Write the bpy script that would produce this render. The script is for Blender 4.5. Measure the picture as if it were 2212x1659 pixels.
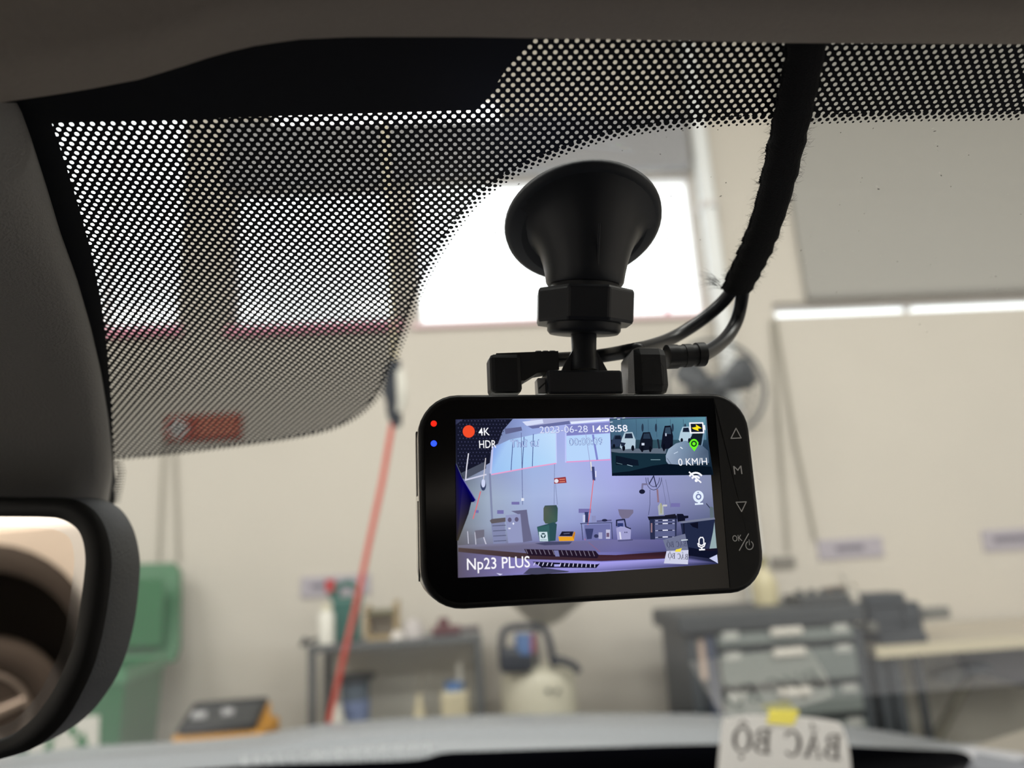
import bpy, bmesh, math, random
from mathutils import Vector, Matrix
random.seed(7)
V = Vector
R = math.radians
SC = bpy.context.scene
COL = SC.collection
for o in list(bpy.data.objects):
    bpy.data.objects.remove(o)

# ------------------------------------------------------------------ camera, sky, lights, exposure
FPX, CX, CY = 1600.0, 1106.0, 829.5            # focal length in pixels of the 2212 px wide frame
CAM = V((0.0, 0.0, 1.45))
YAW, PITCH, ROLL = R(4), R(13), R(3.5)
FW = V((math.sin(YAW) * math.cos(PITCH), math.cos(YAW) * math.cos(PITCH), math.sin(PITCH)))
_r = V((math.cos(YAW), -math.sin(YAW), 0)); _u = _r.cross(FW)
RT = _r * math.cos(ROLL) - _u * math.sin(ROLL)
UP = _r * math.sin(ROLL) + _u * math.cos(ROLL)
cd = bpy.data.cameras.new('camera')
cam = bpy.data.objects.new('camera', cd); COL.objects.link(cam)
cam.matrix_world = Matrix(((RT.x, UP.x, -FW.x, CAM.x), (RT.y, UP.y, -FW.y, CAM.y), (RT.z, UP.z, -FW.z, CAM.z), (0, 0, 0, 1)))
cd.sensor_width = 36.0; cd.lens = 36.0 * FPX / 2212.0
cd.clip_start = 0.01; cd.clip_end = 100
cd.dof.use_dof = True; cd.dof.focus_distance = 0.19; cd.dof.aperture_fstop = 8.8
SC.camera = cam

wd = bpy.data.worlds.new('overcast_sky'); SC.world = wd; wd.use_nodes = True
bg = wd.node_tree.nodes['Background']
bg.inputs['Color'].default_value = (0.96, 0.985, 1.0, 1); bg.inputs['Strength'].default_value = 2.6

def area_light(name, loc, sx, sy, power, col=(1, 0.93, 0.84), rot=(0, 0, 0)):
    l = bpy.data.lights.new(name, 'AREA'); l.shape = 'RECTANGLE'; l.size = sx; l.size_y = sy
    l.energy = power; l.color = col
    ob = bpy.data.objects.new(name, l); COL.objects.link(ob); ob.location = loc; ob.rotation_euler = rot
    return ob
WARM = (1.0, 0.965, 0.915)
for lx in (-5.0, 0.0, 5.0):
    for ly in (0.2, -3.0, -6.5):
        area_light('hall_lamp_light', (lx, ly, 5.75), 3.6, 0.7, 166, WARM)

SC.view_settings.view_transform = 'Standard'
SC.view_settings.look = 'None'
SC.view_settings.exposure = 0.0
SC.view_settings.gamma = 1.0
SC.view_settings.use_curve_mapping = False

# ------------------------------------------------------------------ geometry of the place
DW = 4.5                                         # the back wall stands at y = DW, the car faces it
SLOPE = R(22)                                    # rake of the windshield
GN = V((0, -math.sin(SLOPE), -math.cos(SLOPE)))  # glass normal, into the cabin
GU = V((1, 0, 0)); GW = V((0, math.cos(SLOPE), -math.sin(SLOPE)))

def ray(px, py):
    return FW + RT * ((px - CX) / FPX) - UP * ((py - CY) / FPX)
def P(px, py, d):
    return CAM + ray(px, py) * d
G0 = P(1258, 475, 0.207)
def isect(px, py, p0, n):
    d = ray(px, py); return CAM + d * ((p0 - CAM).dot(n) / d.dot(n))
def gdepth(px, py):
    return (G0 - CAM).dot(GN) / ray(px, py).dot(GN)
def glass(px, py, off=0.0):                       # point on the windshield seen at a pixel, lifted off into the cabin
    return isect(px, py, G0 + GN * off, GN)
def W(px, py, y=DW):                              # point on the plane y = const
    return isect(px, py, V((0, y, 0)), V((0, 1, 0)))
def Z(px, py, z):
    return isect(px, py, V((0, 0, z)), V((0, 0, 1)))

def catmull(pts, n=6, closed=False):
    pts = [tuple(p) for p in pts]; out = []; N = len(pts); k = len(pts[0])
    for i in range(N if closed else N - 1):
        if closed:
            p = [pts[(i + j) % N] for j in (-1, 0, 1, 2)]
        else:
            p = [pts[max(0, i - 1)], pts[i], pts[i + 1], pts[min(N - 1, i + 2)]]
        for s in range(n):
            t = s / n
            out.append(tuple(0.5 * (2 * p[1][a] + (p[2][a] - p[0][a]) * t + (2 * p[0][a] - 5 * p[1][a] + 4 * p[2][a] - p[3][a]) * t * t
                             + (3 * p[1][a] - p[0][a] - 3 * p[2][a] + p[3][a]) * t ** 3) for a in range(k)))
    if not closed: out.append(pts[-1])
    return out
def lerp_tab(tab, x):
    if x <= tab[0][0]: return tab[0][1]
    for (a, b), (c, d) in zip(tab, tab[1:]):
        if x <= c: return b + (d - b) * (x - a) / (c - a)
    return tab[-1][1]

# ------------------------------------------------------------------ materials
def lin(c):
    c = c / 255.0
    return c / 12.92 if c <= 0.04045 else ((c + 0.055) / 1.055) ** 2.4
def rgb(r, g, b): return (lin(r), lin(g), lin(b), 1)
MATS = {}
def M(name, col, rough=0.5, metal=0.0, var=0.0, scale=40.0, bump=0.0, coat=0.0, spec=0.5):
    if name in MATS: return MATS[name]
    m = bpy.data.materials.new(name); m.use_nodes = True; nt = m.node_tree
    b = nt.nodes['Principled BSDF']; c = rgb(*col)
    b.inputs['Base Color'].default_value = c; b.inputs['Roughness'].default_value = rough
    b.inputs['Metallic'].default_value = metal; b.inputs['Coat Weight'].default_value = coat
    b.inputs['Specular IOR Level'].default_value = spec
    if var or bump:
        tc = nt.nodes.new('ShaderNodeTexCoord'); nz = nt.nodes.new('ShaderNodeTexNoise')
        nz.inputs['Scale'].default_value = scale; nz.inputs['Detail'].default_value = 4
        nt.links.new(tc.outputs['Object'], nz.inputs['Vector'])
        if var:
            mx = nt.nodes.new('ShaderNodeMix'); mx.data_type = 'RGBA'
            mx.inputs[6].default_value = tuple(x * (1 - var) for x in c[:3]) + (1,)
            mx.inputs[7].default_value = tuple(min(1, x * (1 + var)) for x in c[:3]) + (1,)
            nt.links.new(nz.outputs['Fac'], mx.inputs[0]); nt.links.new(mx.outputs[2], b.inputs['Base Color'])
        if bump:
            bp = nt.nodes.new('ShaderNodeBump'); bp.inputs['Strength'].default_value = bump; bp.inputs['Distance'].default_value = 0.001
            nt.links.new(nz.outputs['Fac'], bp.inputs['Height']); nt.links.new(bp.outputs['Normal'], b.inputs['Normal'])
    MATS[name] = m; return m
def emit(name, col, strength=1.0):
    if name in MATS: return MATS[name]
    m = bpy.data.materials.new(name); m.use_nodes = True; nt = m.node_tree; nt.nodes.clear()
    e = nt.nodes.new('ShaderNodeEmission'); o = nt.nodes.new('ShaderNodeOutputMaterial')
    e.inputs['Color'].default_value = rgb(*col); e.inputs['Strength'].default_value = strength
    nt.links.new(e.outputs[0], o.inputs[0]); MATS[name] = m; return m
def glass_mat(name, f0, tint=(1, 1, 1)):
    """one sheet of pane glass: see-through with a Schlick mirror on top"""
    m = bpy.data.materials.new(name); m.use_nodes = True; nt = m.node_tree; nt.nodes.clear()
    N = nt.nodes.new; o = N('ShaderNodeOutputMaterial'); mx = N('ShaderNodeMixShader')
    t = N('ShaderNodeBsdfTransparent'); t.inputs[0].default_value = tint + (1,)
    g = N('ShaderNodeBsdfGlossy'); g.inputs['Roughness'].default_value = 0.0
    lw = N('ShaderNodeLayerWeight'); lw.inputs['Blend'].default_value = 0.5
    pw = N('ShaderNodeMath'); pw.operation = 'POWER'; pw.inputs[1].default_value = 5.0
    ml = N('ShaderNodeMath'); ml.operation = 'MULTIPLY_ADD'; ml.inputs[1].default_value = 0.9 - f0; ml.inputs[2].default_value = f0
    nt.links.new(lw.outputs['Facing'], pw.inputs[0]); nt.links.new(pw.outputs[0], ml.inputs[0])
    nt.links.new(ml.outputs[0], mx.inputs[0]); nt.links.new(t.outputs[0], mx.inputs[1]); nt.links.new(g.outputs[0], mx.inputs[2])
    nt.links.new(mx.outputs[0], o.inputs[0]); return m
def frit_mat(a, h, r):
    """black ceramic print with a staggered grid of clear round dots (object x, y lie in the glass)"""
    m = bpy.data.materials.new('dotted_black_ceramic_print'); m.use_nodes = True; nt = m.node_tree
    N = nt.nodes.new; L = nt.links.new; b = nt.nodes['Principled BSDF']; out = nt.nodes['Material Output']
    b.inputs['Base Color'].default_value = rgb(16, 19, 30); b.inputs['Roughness'].default_value = 0.35
    tc = N('ShaderNodeTexCoord'); sp = N('ShaderNodeSeparateXYZ'); L(tc.outputs['Object'], sp.inputs[0])
    ds = []
    for ox, oy in ((0, 0), (a / 2, h)):
        sq = []
        for k, off, per in ((0, ox, a), (1, oy, 2 * h)):
            ad = N('ShaderNodeMath'); ad.operation = 'ADD'; ad.inputs[1].default_value = off; L(sp.outputs[k], ad.inputs[0])
            wr = N('ShaderNodeMath'); wr.operation = 'WRAP'; L(ad.outputs[0], wr.inputs[0]); wr.inputs[1].default_value = per / 2; wr.inputs[2].default_value = -per / 2
            q = N('ShaderNodeMath'); q.operation = 'MULTIPLY'; L(wr.outputs[0], q.inputs[0]); L(wr.outputs[0], q.inputs[1]); sq.append(q)
        s = N('ShaderNodeMath'); s.operation = 'ADD'; L(sq[0].outputs[0], s.inputs[0]); L(sq[1].outputs[0], s.inputs[1]); ds.append(s)
    mn = N('ShaderNodeMath'); mn.operation = 'MINIMUM'; L(ds[0].outputs[0], mn.inputs[0]); L(ds[1].outputs[0], mn.inputs[1])
    lt = N('ShaderNodeMath'); lt.operation = 'LESS_THAN'; L(mn.outputs[0], lt.inputs[0]); lt.inputs[1].default_value = r * r
    t = N('ShaderNodeBsdfTransparent'); mx = N('ShaderNodeMixShader')
    L(lt.outputs[0], mx.inputs[0]); L(b.outputs[0], mx.inputs[1]); L(t.outputs[0], mx.inputs[2]); L(mx.outputs[0], out.inputs[0])
    return m
def mirror_mat(name, tint, rough=0.02):
    m = bpy.data.materials.new(name); m.use_nodes = True; b = m.node_tree.nodes['Principled BSDF']
    b.inputs['Metallic'].default_value = 1.0; b.inputs['Roughness'].default_value = rough; b.inputs['Base Color'].default_value = tint + (1,)
    return m

# ------------------------------------------------------------------ mesh builder and scene tree
WORLD = {}                                       # world matrix of every empty / mesh that has children
class MB:
    def __init__(self): self.v = []; self.f = []; self.sm = []
    def add(self, verts, faces, smooth=False):
        n = len(self.v); self.v += [V(p) for p in verts]
        for fc in faces: self.f.append([n + i for i in fc]); self.sm.append(smooth)
        return self
    def box(self, c, s, m=None):
        x, y, z = (k / 2 for k in s); c = V(c); m = m or Matrix.Identity(3)
        vs = [c + m @ V((a * x, b * y, d * z)) for a in (-1, 1) for b in (-1, 1) for d in (-1, 1)]
        return self.add(vs, [(0, 1, 3, 2), (4, 6, 7, 5), (0, 4, 5, 1), (2, 3, 7, 6), (0, 2, 6, 4), (1, 5, 7, 3)])
    def rbox(self, c, s, r, m=None, seg=2):
        bm = bmesh.new(); bmesh.ops.create_cube(bm, size=1.0)
        for v in bm.verts: v.co = V((v.co.x * s[0], v.co.y * s[1], v.co.z * s[2]))
        bmesh.ops.bevel(bm, geom=bm.edges[:], offset=r, segments=seg, profile=0.5, affect='EDGES')
        m = m or Matrix.Identity(3); c = V(c); bm.verts.index_update()
        self.add([c + m @ v.co for v in bm.verts], [[v.index for v in fc.verts] for fc in bm.faces]); bm.free(); return self
    def hexa(self, b, t, smooth=False):           # two quads (or n-gons) joined: bottom ring, top ring
        n = len(b)
        return self.add(list(b) + list(t), [list(range(n))[::-1], list(range(n, 2 * n))] + [(i, (i + 1) % n, n + (i + 1) % n, n + i) for i in range(n)], smooth)
    def prism(self, pts, vec):
        vec = V(vec); return self.hexa(pts, [V(p) + vec for p in pts])
    def loft(self, rings, closed=True, caps=True, smooth=True):
        n = len(rings[0]); vs = [p for r in rings for p in r]; fs = []
        for k in range(len(rings) - 1):
            for i in range(n if closed else n - 1):
                j = (i + 1) % n; fs.append((k * n + i, k * n + j, (k + 1) * n + j, (k + 1) * n + i))
        self.add(vs, fs, smooth)
        if caps and closed:
            self.add(rings[0], [list(range(n))[::-1]]); self.add(rings[-1], [list(range(n))])
        return self
    def lathe(self, prof, o, ax, n=24, smooth=True, ref=None, ph=0.0):
        ax = V(ax).normalized(); ref = V(ref) if ref else (V((1, 0, 0)) if abs(ax.x) < 0.9 else V((0, 1, 0)))
        e1 = (ref - ax * ref.dot(ax)).normalized(); e2 = ax.cross(e1); o = V(o)
        rings = [[o + ax * z + (e1 * math.cos(ph + 2 * math.pi * i / n) + e2 * math.sin(ph + 2 * math.pi * i / n)) * max(r, 1e-5) for i in range(n)] for r, z in prof]
        return self.loft(rings, True, True, smooth)
    def cyl(self, a, b, r0, r1=None, n=16, smooth=True):
        a, b = V(a), V(b); return self.lathe([(r0, 0), (r0 if r1 is None else r1, (b - a).length)], a, b - a, n, smooth)
    def tube(self, pts, r, n=8, flat=None):
        pts = [V(p) for p in pts]; rings = []; prev = None
        for i, p in enumerate(pts):
            t = (pts[min(i + 1, len(pts) - 1)] - pts[max(i - 1, 0)]).normalized()
            if flat is not None: e1 = t.cross(flat).normalized(); e2 = flat
            else:
                if prev is None: prev = V((0, 0, 1)) if abs(t.z) < 0.9 else V((1, 0, 0))
                e1 = (prev - t * prev.dot(t)).normalized(); prev = e1; e2 = t.cross(e1)
            rr = r[i] if isinstance(r, (list, tuple)) else r
            ra, rb = rr if isinstance(rr, tuple) else (rr, rr)
            rings.append([p + e1 * math.cos(2 * math.pi * k / n) * ra + e2 * math.sin(2 * math.pi * k / n) * rb for k in range(n)])
        return self.loft(rings)
    def disc(self, c, e1, e2, r, n=12):
        c = V(c); return self.add([c + (e1 * math.cos(2 * math.pi * k / n) + e2 * math.sin(2 * math.pi * k / n)) * r for k in range(n)], [list(range(n))])
    def ball(self, c, r, n=12, sq=(1, 1, 1)):
        c = V(c); rings = []
        for k in range(1, n // 2):
            a = math.pi * k / (n // 2)
            rings.append([c + V((math.sin(a) * math.cos(2 * math.pi * i / n) * sq[0], math.sin(a) * math.sin(2 * math.pi * i / n) * sq[1], math.cos(a) * sq[2])) * r for i in range(n)])
        return self.loft(rings)
    def build(self, name, mat, parent=None, kind=None, label=None, keep=False, mtx=None):
        if mtx is not None: mw = mtx
        else: mw = WORLD[parent.name] if parent else Matrix.Identity(4)
        inv = mw.inverted()
        me = bpy.data.meshes.new(name)
        me.from_pydata([inv @ p for p in self.v], [], self.f); me.polygons.foreach_set('use_smooth', self.sm)
        if not keep:
            bm = bmesh.new(); bm.from_mesh(me); bmesh.ops.recalc_face_normals(bm, faces=bm.faces); bm.to_mesh(me); bm.free()
        me.materials.append(mat); me.update()
        ob = bpy.data.objects.new(name, me); COL.objects.link(ob)
        if parent:
            ob.parent = parent; ob.matrix_local = WORLD[parent.name].inverted() @ mw
        else: ob.matrix_world = mw
        WORLD[ob.name] = mw
        if kind: ob['kind'] = kind
        if label: ob['label'] = label
        return ob
def thing(name, label, cat, at, group=None, m3=None):
    o = bpy.data.objects.new(name, None); COL.objects.link(o); o.empty_display_size = 0.05
    mw = Matrix.Translation(V(at))
    if m3 is not None: mw = mw @ m3.to_4x4()
    o.matrix_world = mw; WORLD[o.name] = mw
    o['label'] = label; o['category'] = cat
    if group: o['group'] = group
    return o
def tag(o, label, cat, group=None):
    o['label'] = label; o['category'] = cat
    if group: o['group'] = group
    return o
def wall_rect(mb, x0, y0, x1, y1, Y, depth):      # box whose front face, on the plane y = Y, spans a pixel rectangle
    xa = W(x0, (y0 + y1) / 2, Y).x; xb = W(x1, (y0 + y1) / 2, Y).x
    za = W((x0 + x1) / 2, y1, Y).z; zb = W((x0 + x1) / 2, y0, Y).z
    return mb.box(((xa + xb) / 2, Y + depth / 2, (za + zb) / 2), (xb - xa, depth, zb - za))
def wall_box(x0, y0, x1, y1, Y):                  # the same rectangle as numbers xa, xb, za, zb
    return (W(x0, (y0 + y1) / 2, Y).x, W(x1, (y0 + y1) / 2, Y).x, W((x0 + x1) / 2, y1, Y).z, W((x0 + x1) / 2, y0, Y).z)

# ------------------------------------------------------------------ the workshop: walls, floor, ceiling, windows
m_wall = M('beige_painted_plaster', (209, 203, 194), 0.8, var=0.05, scale=1.3)
m_dim = M('grey_painted_plaster', (156, 156, 160), 0.8, var=0.04, scale=1.3)
m_floor = M('grey_epoxy_floor', (120, 122, 124), 0.4, var=0.08, scale=2)
m_ceil = M('pale_ceiling_sheet', (205, 200, 190), 0.8, var=0.04, scale=2)
m_frame = M('white_window_frame', (225, 222, 222), 0.5)
m_sill = M('pink_sill_with_bloom', (246, 170, 194), 0.5)  # pink sill, its colour strengthened to carry the glow of window bloom
m_pane = glass_mat('window_glass', 0.05)

W1 = wall_box(60, 150, 398, 712, DW); W2 = wall_box(500, 402, 858, 702, DW)
W3 = wall_box(893, 376, 1515, 690, DW); W4 = wall_box(1668, 640, 2420, 672, DW)
W1 = (W1[0] - 0.6, W1[1], W1[2], W1[3])
holes = [W1, W2, W3, W4]
X0, X1, ZT = -8.0, 8.0, 6.0
xs = sorted({X0, X1} | {h[0] for h in holes} | {h[1] for h in holes})
zs = sorted({0.0, ZT} | {h[2] for h in holes} | {h[3] for h in holes})
mb = MB()
for xa, xb in zip(xs, xs[1:]):
    for za, zb in zip(zs, zs[1:]):
        cx_, cz_ = (xa + xb) / 2, (za + zb) / 2
        if any(h[0] < cx_ < h[1] and h[2] < cz_ < h[3] for h in holes): continue
        mb.box((cx_, DW + 0.1, cz_), (xb - xa, 0.2, zb - za))
mb.build('wall_back', m_wall, kind='structure')
MB().box((X0 - 0.1, -2.5, ZT / 2), (0.2, 14.4, ZT)).build('wall_left', m_wall, kind='structure')
MB().box((X1 + 0.1, -2.5, ZT / 2), (0.2, 14.4, ZT)).build('wall_right', m_wall, kind='structure')
MB().box((0, -9.6, ZT / 2), (16, 0.2, ZT)).build('wall_front', m_wall, kind='structure')
MB().box((0, -2.5, -0.1), (16, 14.4, 0.2)).build('floor', m_floor, kind='structure')
MB().box((0, -2.5, ZT + 0.1), (16.4, 14.4, 0.2)).build('ceiling', m_ceil, kind='structure')

def window(n, h, mull=(), sill=True, latch=None):
    xa, xb, za, zb = h; f = 0.035
    root = bpy.data.objects.new('window_%d' % n, None); COL.objects.link(root)
    mw = Matrix.Translation(V(((xa + xb) / 2, DW, za))); root.matrix_world = mw; WORLD[root.name] = mw; root['kind'] = 'structure'
    fr = MB()
    fr.box((xa + f / 2, DW + 0.08, (za + zb) / 2), (f, 0.07, zb - za)).box((xb - f / 2, DW + 0.08, (za + zb) / 2), (f, 0.07, zb - za))
    fr.box(((xa + xb) / 2, DW + 0.08, zb - f / 2), (xb - xa - 2 * f, 0.07, f)).box(((xa + xb) / 2, DW + 0.08, za + f / 2 * 0.5), (xb - xa - 2 * f, 0.07, f * 0.5))
    fr.build('frame', m_frame, root)
    ed = [xa + f] + [m for m in mull] + [xb - f]
    for m in mull: MB().box((m, DW + 0.08, (za + zb) / 2), (0.03, 0.05, zb - za - 2 * f)).build('mullion', m_frame, root)
    for a, b in zip(ed, ed[1:]): MB().box(((a + b) / 2, DW + 0.08, (za + zb) / 2), (b - a, 0.006, zb - za)).build('pane', m_pane, root)
    if sill: MB().box(((xa + xb) / 2, DW - 0.005, za - (0.012 if n == 3 else 0.025)), (xb - xa + 0.04, 0.05, 0.03 if n == 3 else 0.06)).build('sill', M('white_pink_sill', (244, 214, 220), 0.5) if n == 3 else m_sill, root)  # sills of the left windows made taller to widen the painted bloom
    return root
window(1, W1, [W(230, 500).x])
window(2, W2)
w3 = window(3, W3)
lt = W(1443, 668)
MB().hexa([lt + V((-0.02, 0, -0.06)), lt + V((0.02, 0, -0.06)), lt + V((0.02, 0.03, -0.06)), lt + V((-0.02, 0.03, -0.06))],
          [lt + V((-0.006, 0, 0.08)), lt + V((0.006, 0, 0.08)), lt + V((0.006, 0.02, 0.08)), lt + V((-0.006, 0.02, 0.08))]).build('latch', m_sill, w3)
window(4, W4, [W(1972, 655).x], sill=False)

# grey roller blind that closes the right-hand window except for the gap under it
sh = wall_box(1668, -260, 2420, 640, DW)
sx0, sx1, sz0, sz1 = sh[0], sh[1], W4[3], 5.2
m_shut = M('grey_blind_cloth', (168, 166, 162), 0.8, var=0.03)
shut = thing('roller_blind', 'smooth grey roller blind on the wall right of the taped cable, bright gap below', 'blind', ((sx0 + sx1) / 2, DW, sz0))
MB().box(((sx0 + sx1) / 2, DW - 0.02, (sz0 + sz1) / 2 + 0.02), (sx1 - sx0, 0.03, sz1 - sz0 - 0.04)).build('blind_cloth', m_shut, shut)
MB().rbox(((sx0 + sx1) / 2, DW - 0.022, sz0 + 0.02), (sx1 - sx0, 0.04, 0.04), 0.008, seg=1).build('bottom_bar', M('mid_grey_bar', (150, 148, 145), 0.5), shut)

# grey beam along the head of the windows
bt_ = W(1290, 258).z
for n_b, (xa_, xb_b, zb_) in enumerate(((W(492, 330).x, W(876, 330).x, W2[3]), (W(876, 330).x, W(1480, 320).x, W3[3]))):
    MB().box(((xa_ + xb_b) / 2, DW - 0.03, (zb_ + bt_) / 2), (xb_b - xa_, 0.06, bt_ - zb_)).build('trim_%d' % (n_b + 1), m_dim, kind='structure')

# downpipe beside the bright window
pa, pb = W(1478, 255, DW - 0.07), W(1556, 640, DW - 0.07)
px_ = W(1536, 500, DW - 0.07).x
pipe = thing('downpipe', 'white vertical downpipe on the wall at the right edge of the bright window', 'pipe', (px_, DW - 0.07, 0))
MB().cyl((px_, DW - 0.07, 0.0), (px_, DW - 0.07, 5.9), 0.055, n=20).build('pipe_tube', M('white_pvc', (235, 238, 240), 0.3), pipe)
for zz in (2.2, 3.6): MB().cyl((px_, DW - 0.07, zz), (px_, DW - 0.07, zz + 0.04), 0.068, n=20).build('pipe_clip', m_frame, pipe)

# tube lamp hanging behind the dotted print, top left of the window head
ta, tb = W(596, 254, 3.4), W(1076, 246, 3.4)
lamp = thing('tube_lamp', 'lit white tube lamp seen through the upper dotted print left of the suction mount', 'lamp', (ta + tb) / 2)
MB().cyl(ta, tb, 0.03, n=12).build('tube', emit('lamp_tube_glow', (255, 250, 250), 4.0), lamp)
MB().box((ta + tb) / 2 + V((0, 0, 0.045)), ((tb - ta).length, 0.07, 0.03)).build('fixture', m_frame, lamp)
for q in (0.15, 0.85):
    p = ta.lerp(tb, q); MB().cyl(p + V((0, 0, 0.05)), V((p.x, p.y, 6.0)), 0.004, n=6).build('suspension_wire', m_frame, lamp)

# ------------------------------------------------------------------ things along the back wall
m_black = M('black_plastic', (26, 28, 32), 0.45)
m_steel = M('brushed_steel', (150, 152, 154), 0.35, 0.9)
m_dkst = M('dark_painted_steel', (58, 62, 66), 0.45)
m_sign = M('lavender_grey_plate', (178, 172, 184), 0.5)
m_sgin = M('slate_print', (120, 116, 130), 0.6)
def wall_sign(x0, y0, x1, y1, label, ink=None):
    a = wall_box(x0, y0, x1, y1, DW - 0.012)
    t = thing('wall_sign', label, 'sign', ((a[0] + a[1]) / 2, DW, (a[2] + a[3]) / 2), 'grey plates along the back wall')
    MB().box(((a[0] + a[1]) / 2, DW - 0.006, (a[2] + a[3]) / 2), (a[1] - a[0], 0.012, a[3] - a[2])).build('plate', m_sign, t)
    if ink:
        i = wall_box(*ink, DW - 0.013)
        MB().box(((i[0] + i[1]) / 2, DW - 0.0125, (i[2] + i[3]) / 2), (i[1] - i[0], 0.002, i[3] - i[2])).build('lettering', m_sgin, t)
wall_sign(650, 1243, 800, 1287, 'grey wall plate behind the red hose, above the green jug on the cart', (672, 1259, 760, 1270))
wall_sign(1768, 1163, 1908, 1206, 'grey wall plate with one short dark line, above the drawer cabinet', (1806, 1178, 1866, 1190))
wall_sign(2124, 1142, 2260, 1188, 'grey wall plate cut by the right edge, above the workbench', (2146, 1157, 2240, 1170))

# red notice behind the dots
a = wall_box(356, 897, 520, 950, DW - 0.02)
t = thing('red_notice', 'orange red notice with a white round mark, seen through the bottom of the dotted print', 'sign', ((a[0] + a[1]) / 2, DW, a[2]))
MB().box(((a[0] + a[1]) / 2, DW - 0.01, (a[2] + a[3]) / 2), (a[1] - a[0], 0.02, a[3] - a[2])).build('board', M('orange_red_board', (168, 66, 42), 0.5), t)
c = V((W(388, 924).x, DW - 0.021, (a[2] + a[3]) / 2))
MB().cyl(c, c - V((0, 0.003, 0)), 0.055, n=24).build('round_mark', m_frame, t)
mbar = MB().box(c + V((0, -0.004, 0)), (0.06, 0.002, 0.012)).box(c + V((-0.02, -0.004, 0)), (0.012, 0.002, 0.04)).box(c + V((0.02, -0.004, 0)), (0.012, 0.002, 0.04))
mbar.build('symbol', m_dkst, t)
lines = MB()
for k in range(2): lines.box((c.x + 0.23, DW - 0.021, c.z + 0.03 - 0.055 * k), (0.24, 0.002, 0.022))
lines.build('lettering', M('pale_orange_print', (228, 150, 120), 0.6), t)

# thin cables running down the wall
m_cond = M('grey_cable', (170, 165, 154), 0.6)
def wall_cable(pts, label, r=0.008):
    mb = MB(); mb.tube([W(x, y, DW - 0.02) for x, y in pts], r, 8)
    return tag(mb.build('wall_cable', m_cond), label, 'cable', 'thin cables on the back wall')
wall_cable([(356, 940), (350, 1040), (343, 1210)], 'thin grey cable below the red notice, the one nearer the mirror')
wall_cable([(376, 940), (379, 1040), (385, 1210)], 'thin grey cable below the red notice, the one nearer the hose')
wall_cable([(1668, 690), (1682, 900), (1702, 1190)], 'thin grey cable beside the wall fan, the straighter one, ending at the bottle tag', 0.010)
wall_cable([(1676, 690), (1718, 950), (1762, 1165)], 'thin grey cable slanting from the shutter corner down to the middle wall plate', 0.010)

# wall fan behind the dashcam
Yf = DW - 0.32
fc = W(1548, 838, Yf); fr_ = (W(1653, 838, Yf).x - fc.x)
fan = thing('wall_fan', 'dark caged wall fan half hidden behind the dashcam top right corner', 'fan', fc)
def ring(mb, c, r, t, n=40):
    mb.tube([c + V((math.cos(2 * math.pi * k / n) * r, 0, math.sin(2 * math.pi * k / n) * r)) for k in range(n + 1)], t, 6)
m_fan = M('hazed_fan_metal', (84, 88, 94), 0.4)  # dark metal, colour lightened to carry the haze over the fan
mb = MB()
ring(mb, fc, fr_, 0.012); ring(mb, fc + V((0, -0.08, 0)), fr_ * 0.62, 0.004); ring(mb, fc + V((0, -0.05, 0)), fr_ * 0.83, 0.004)
mb.build('guard_ring', m_fan, fan)
mb = MB()
for k in range(28):
    a_ = 2 * math.pi * k / 28; d = V((math.cos(a_), 0, math.sin(a_)))
    mb.tube([fc + d * 0.05 + V((0, -0.10, 0)), fc + d * fr_ * 0.62 + V((0, -0.08, 0)), fc + d * fr_], 0.0018, 4)
mb.build('guard_wires', m_fan, fan, kind='stuff')
for k in range(3):
    a_ = R(25) + 2 * math.pi * k / 3; d = V((math.cos(a_), 0, math.sin(a_))); e = V((-math.sin(a_), 0, math.cos(a_)))
    rows = []
    for q, wd_ in ((0.1, 0.03), (0.35, 0.07), (0.65, 0.10), (0.88, 0.075)):
        rows.append([fc + d * fr_ * q + e * wd_ + V((0, -0.03, 0)), fc + d * fr_ * q + V((0, 0.0, 0)), fc + d * fr_ * q - e * wd_ + V((0, 0.03, 0))])
    mb = MB(); mb.loft(rows, closed=False); ob = mb.build('blade', m_fan, fan)
    ob.modifiers.new('thick', 'SOLIDIFY').thickness = 0.006
MB().lathe([(0.0, -0.11), (0.05, -0.10), (0.06, -0.03), (0.06, 0.04), (0.085, 0.06), (0.085, 0.2), (0.03, 0.24), (0.03, 0.30)], fc, (0, 1, 0)).build('motor', m_fan, fan)
MB().box(fc + V((0, 0.30, -0.05)), (0.16, 0.03, 0.3)).build('bracket', m_fan, fan)

# retractable spring hook on a cord, with the red air hose
hp = P(853, 855, 3.2)
hk = thing('spring_hook', 'black and white spring balancer hanging on a cord at the end of the red hose', 'hoist', hp)
m_wht = M('white_plastic', (232, 230, 222), 0.35)
MB().tube([P(852, 878, 3.2), P(846, 845, 3.2), P(849, 800, 3.2), P(855, 775, 3.2)], [0.03, 0.042, 0.034, 0.02], 10).build('body', M('dark_blue_black_plastic', (48, 54, 66), 0.4), hk)
MB().tube([P(864, 798, 3.17), P(868, 830, 3.17), P(868, 868, 3.17), P(862, 890, 3.17)], [0.016, 0.024, 0.02, 0.012], 10).build('lever', m_wht, hk)
MB().tube([P(848, 872, 3.2), P(852, 895, 3.2), P(858, 922, 3.2)], [0.03, 0.032, 0.02], 10).build('lower_grip', MATS['dark_blue_black_plastic'], hk)
hq = P(852, 770, 3.2)
MB().tube([P(854, 778, 3.2), hq, V((hq.x - 0.06, hq.y, 6.0))], 0.011, 6).build('cord', M('cream_cord', (226, 214, 180), 0.7), hk)
m_hose = M('red_air_hose', (226, 92, 78), 0.4)
hz = P(706, 1560, 3.2)
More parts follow.
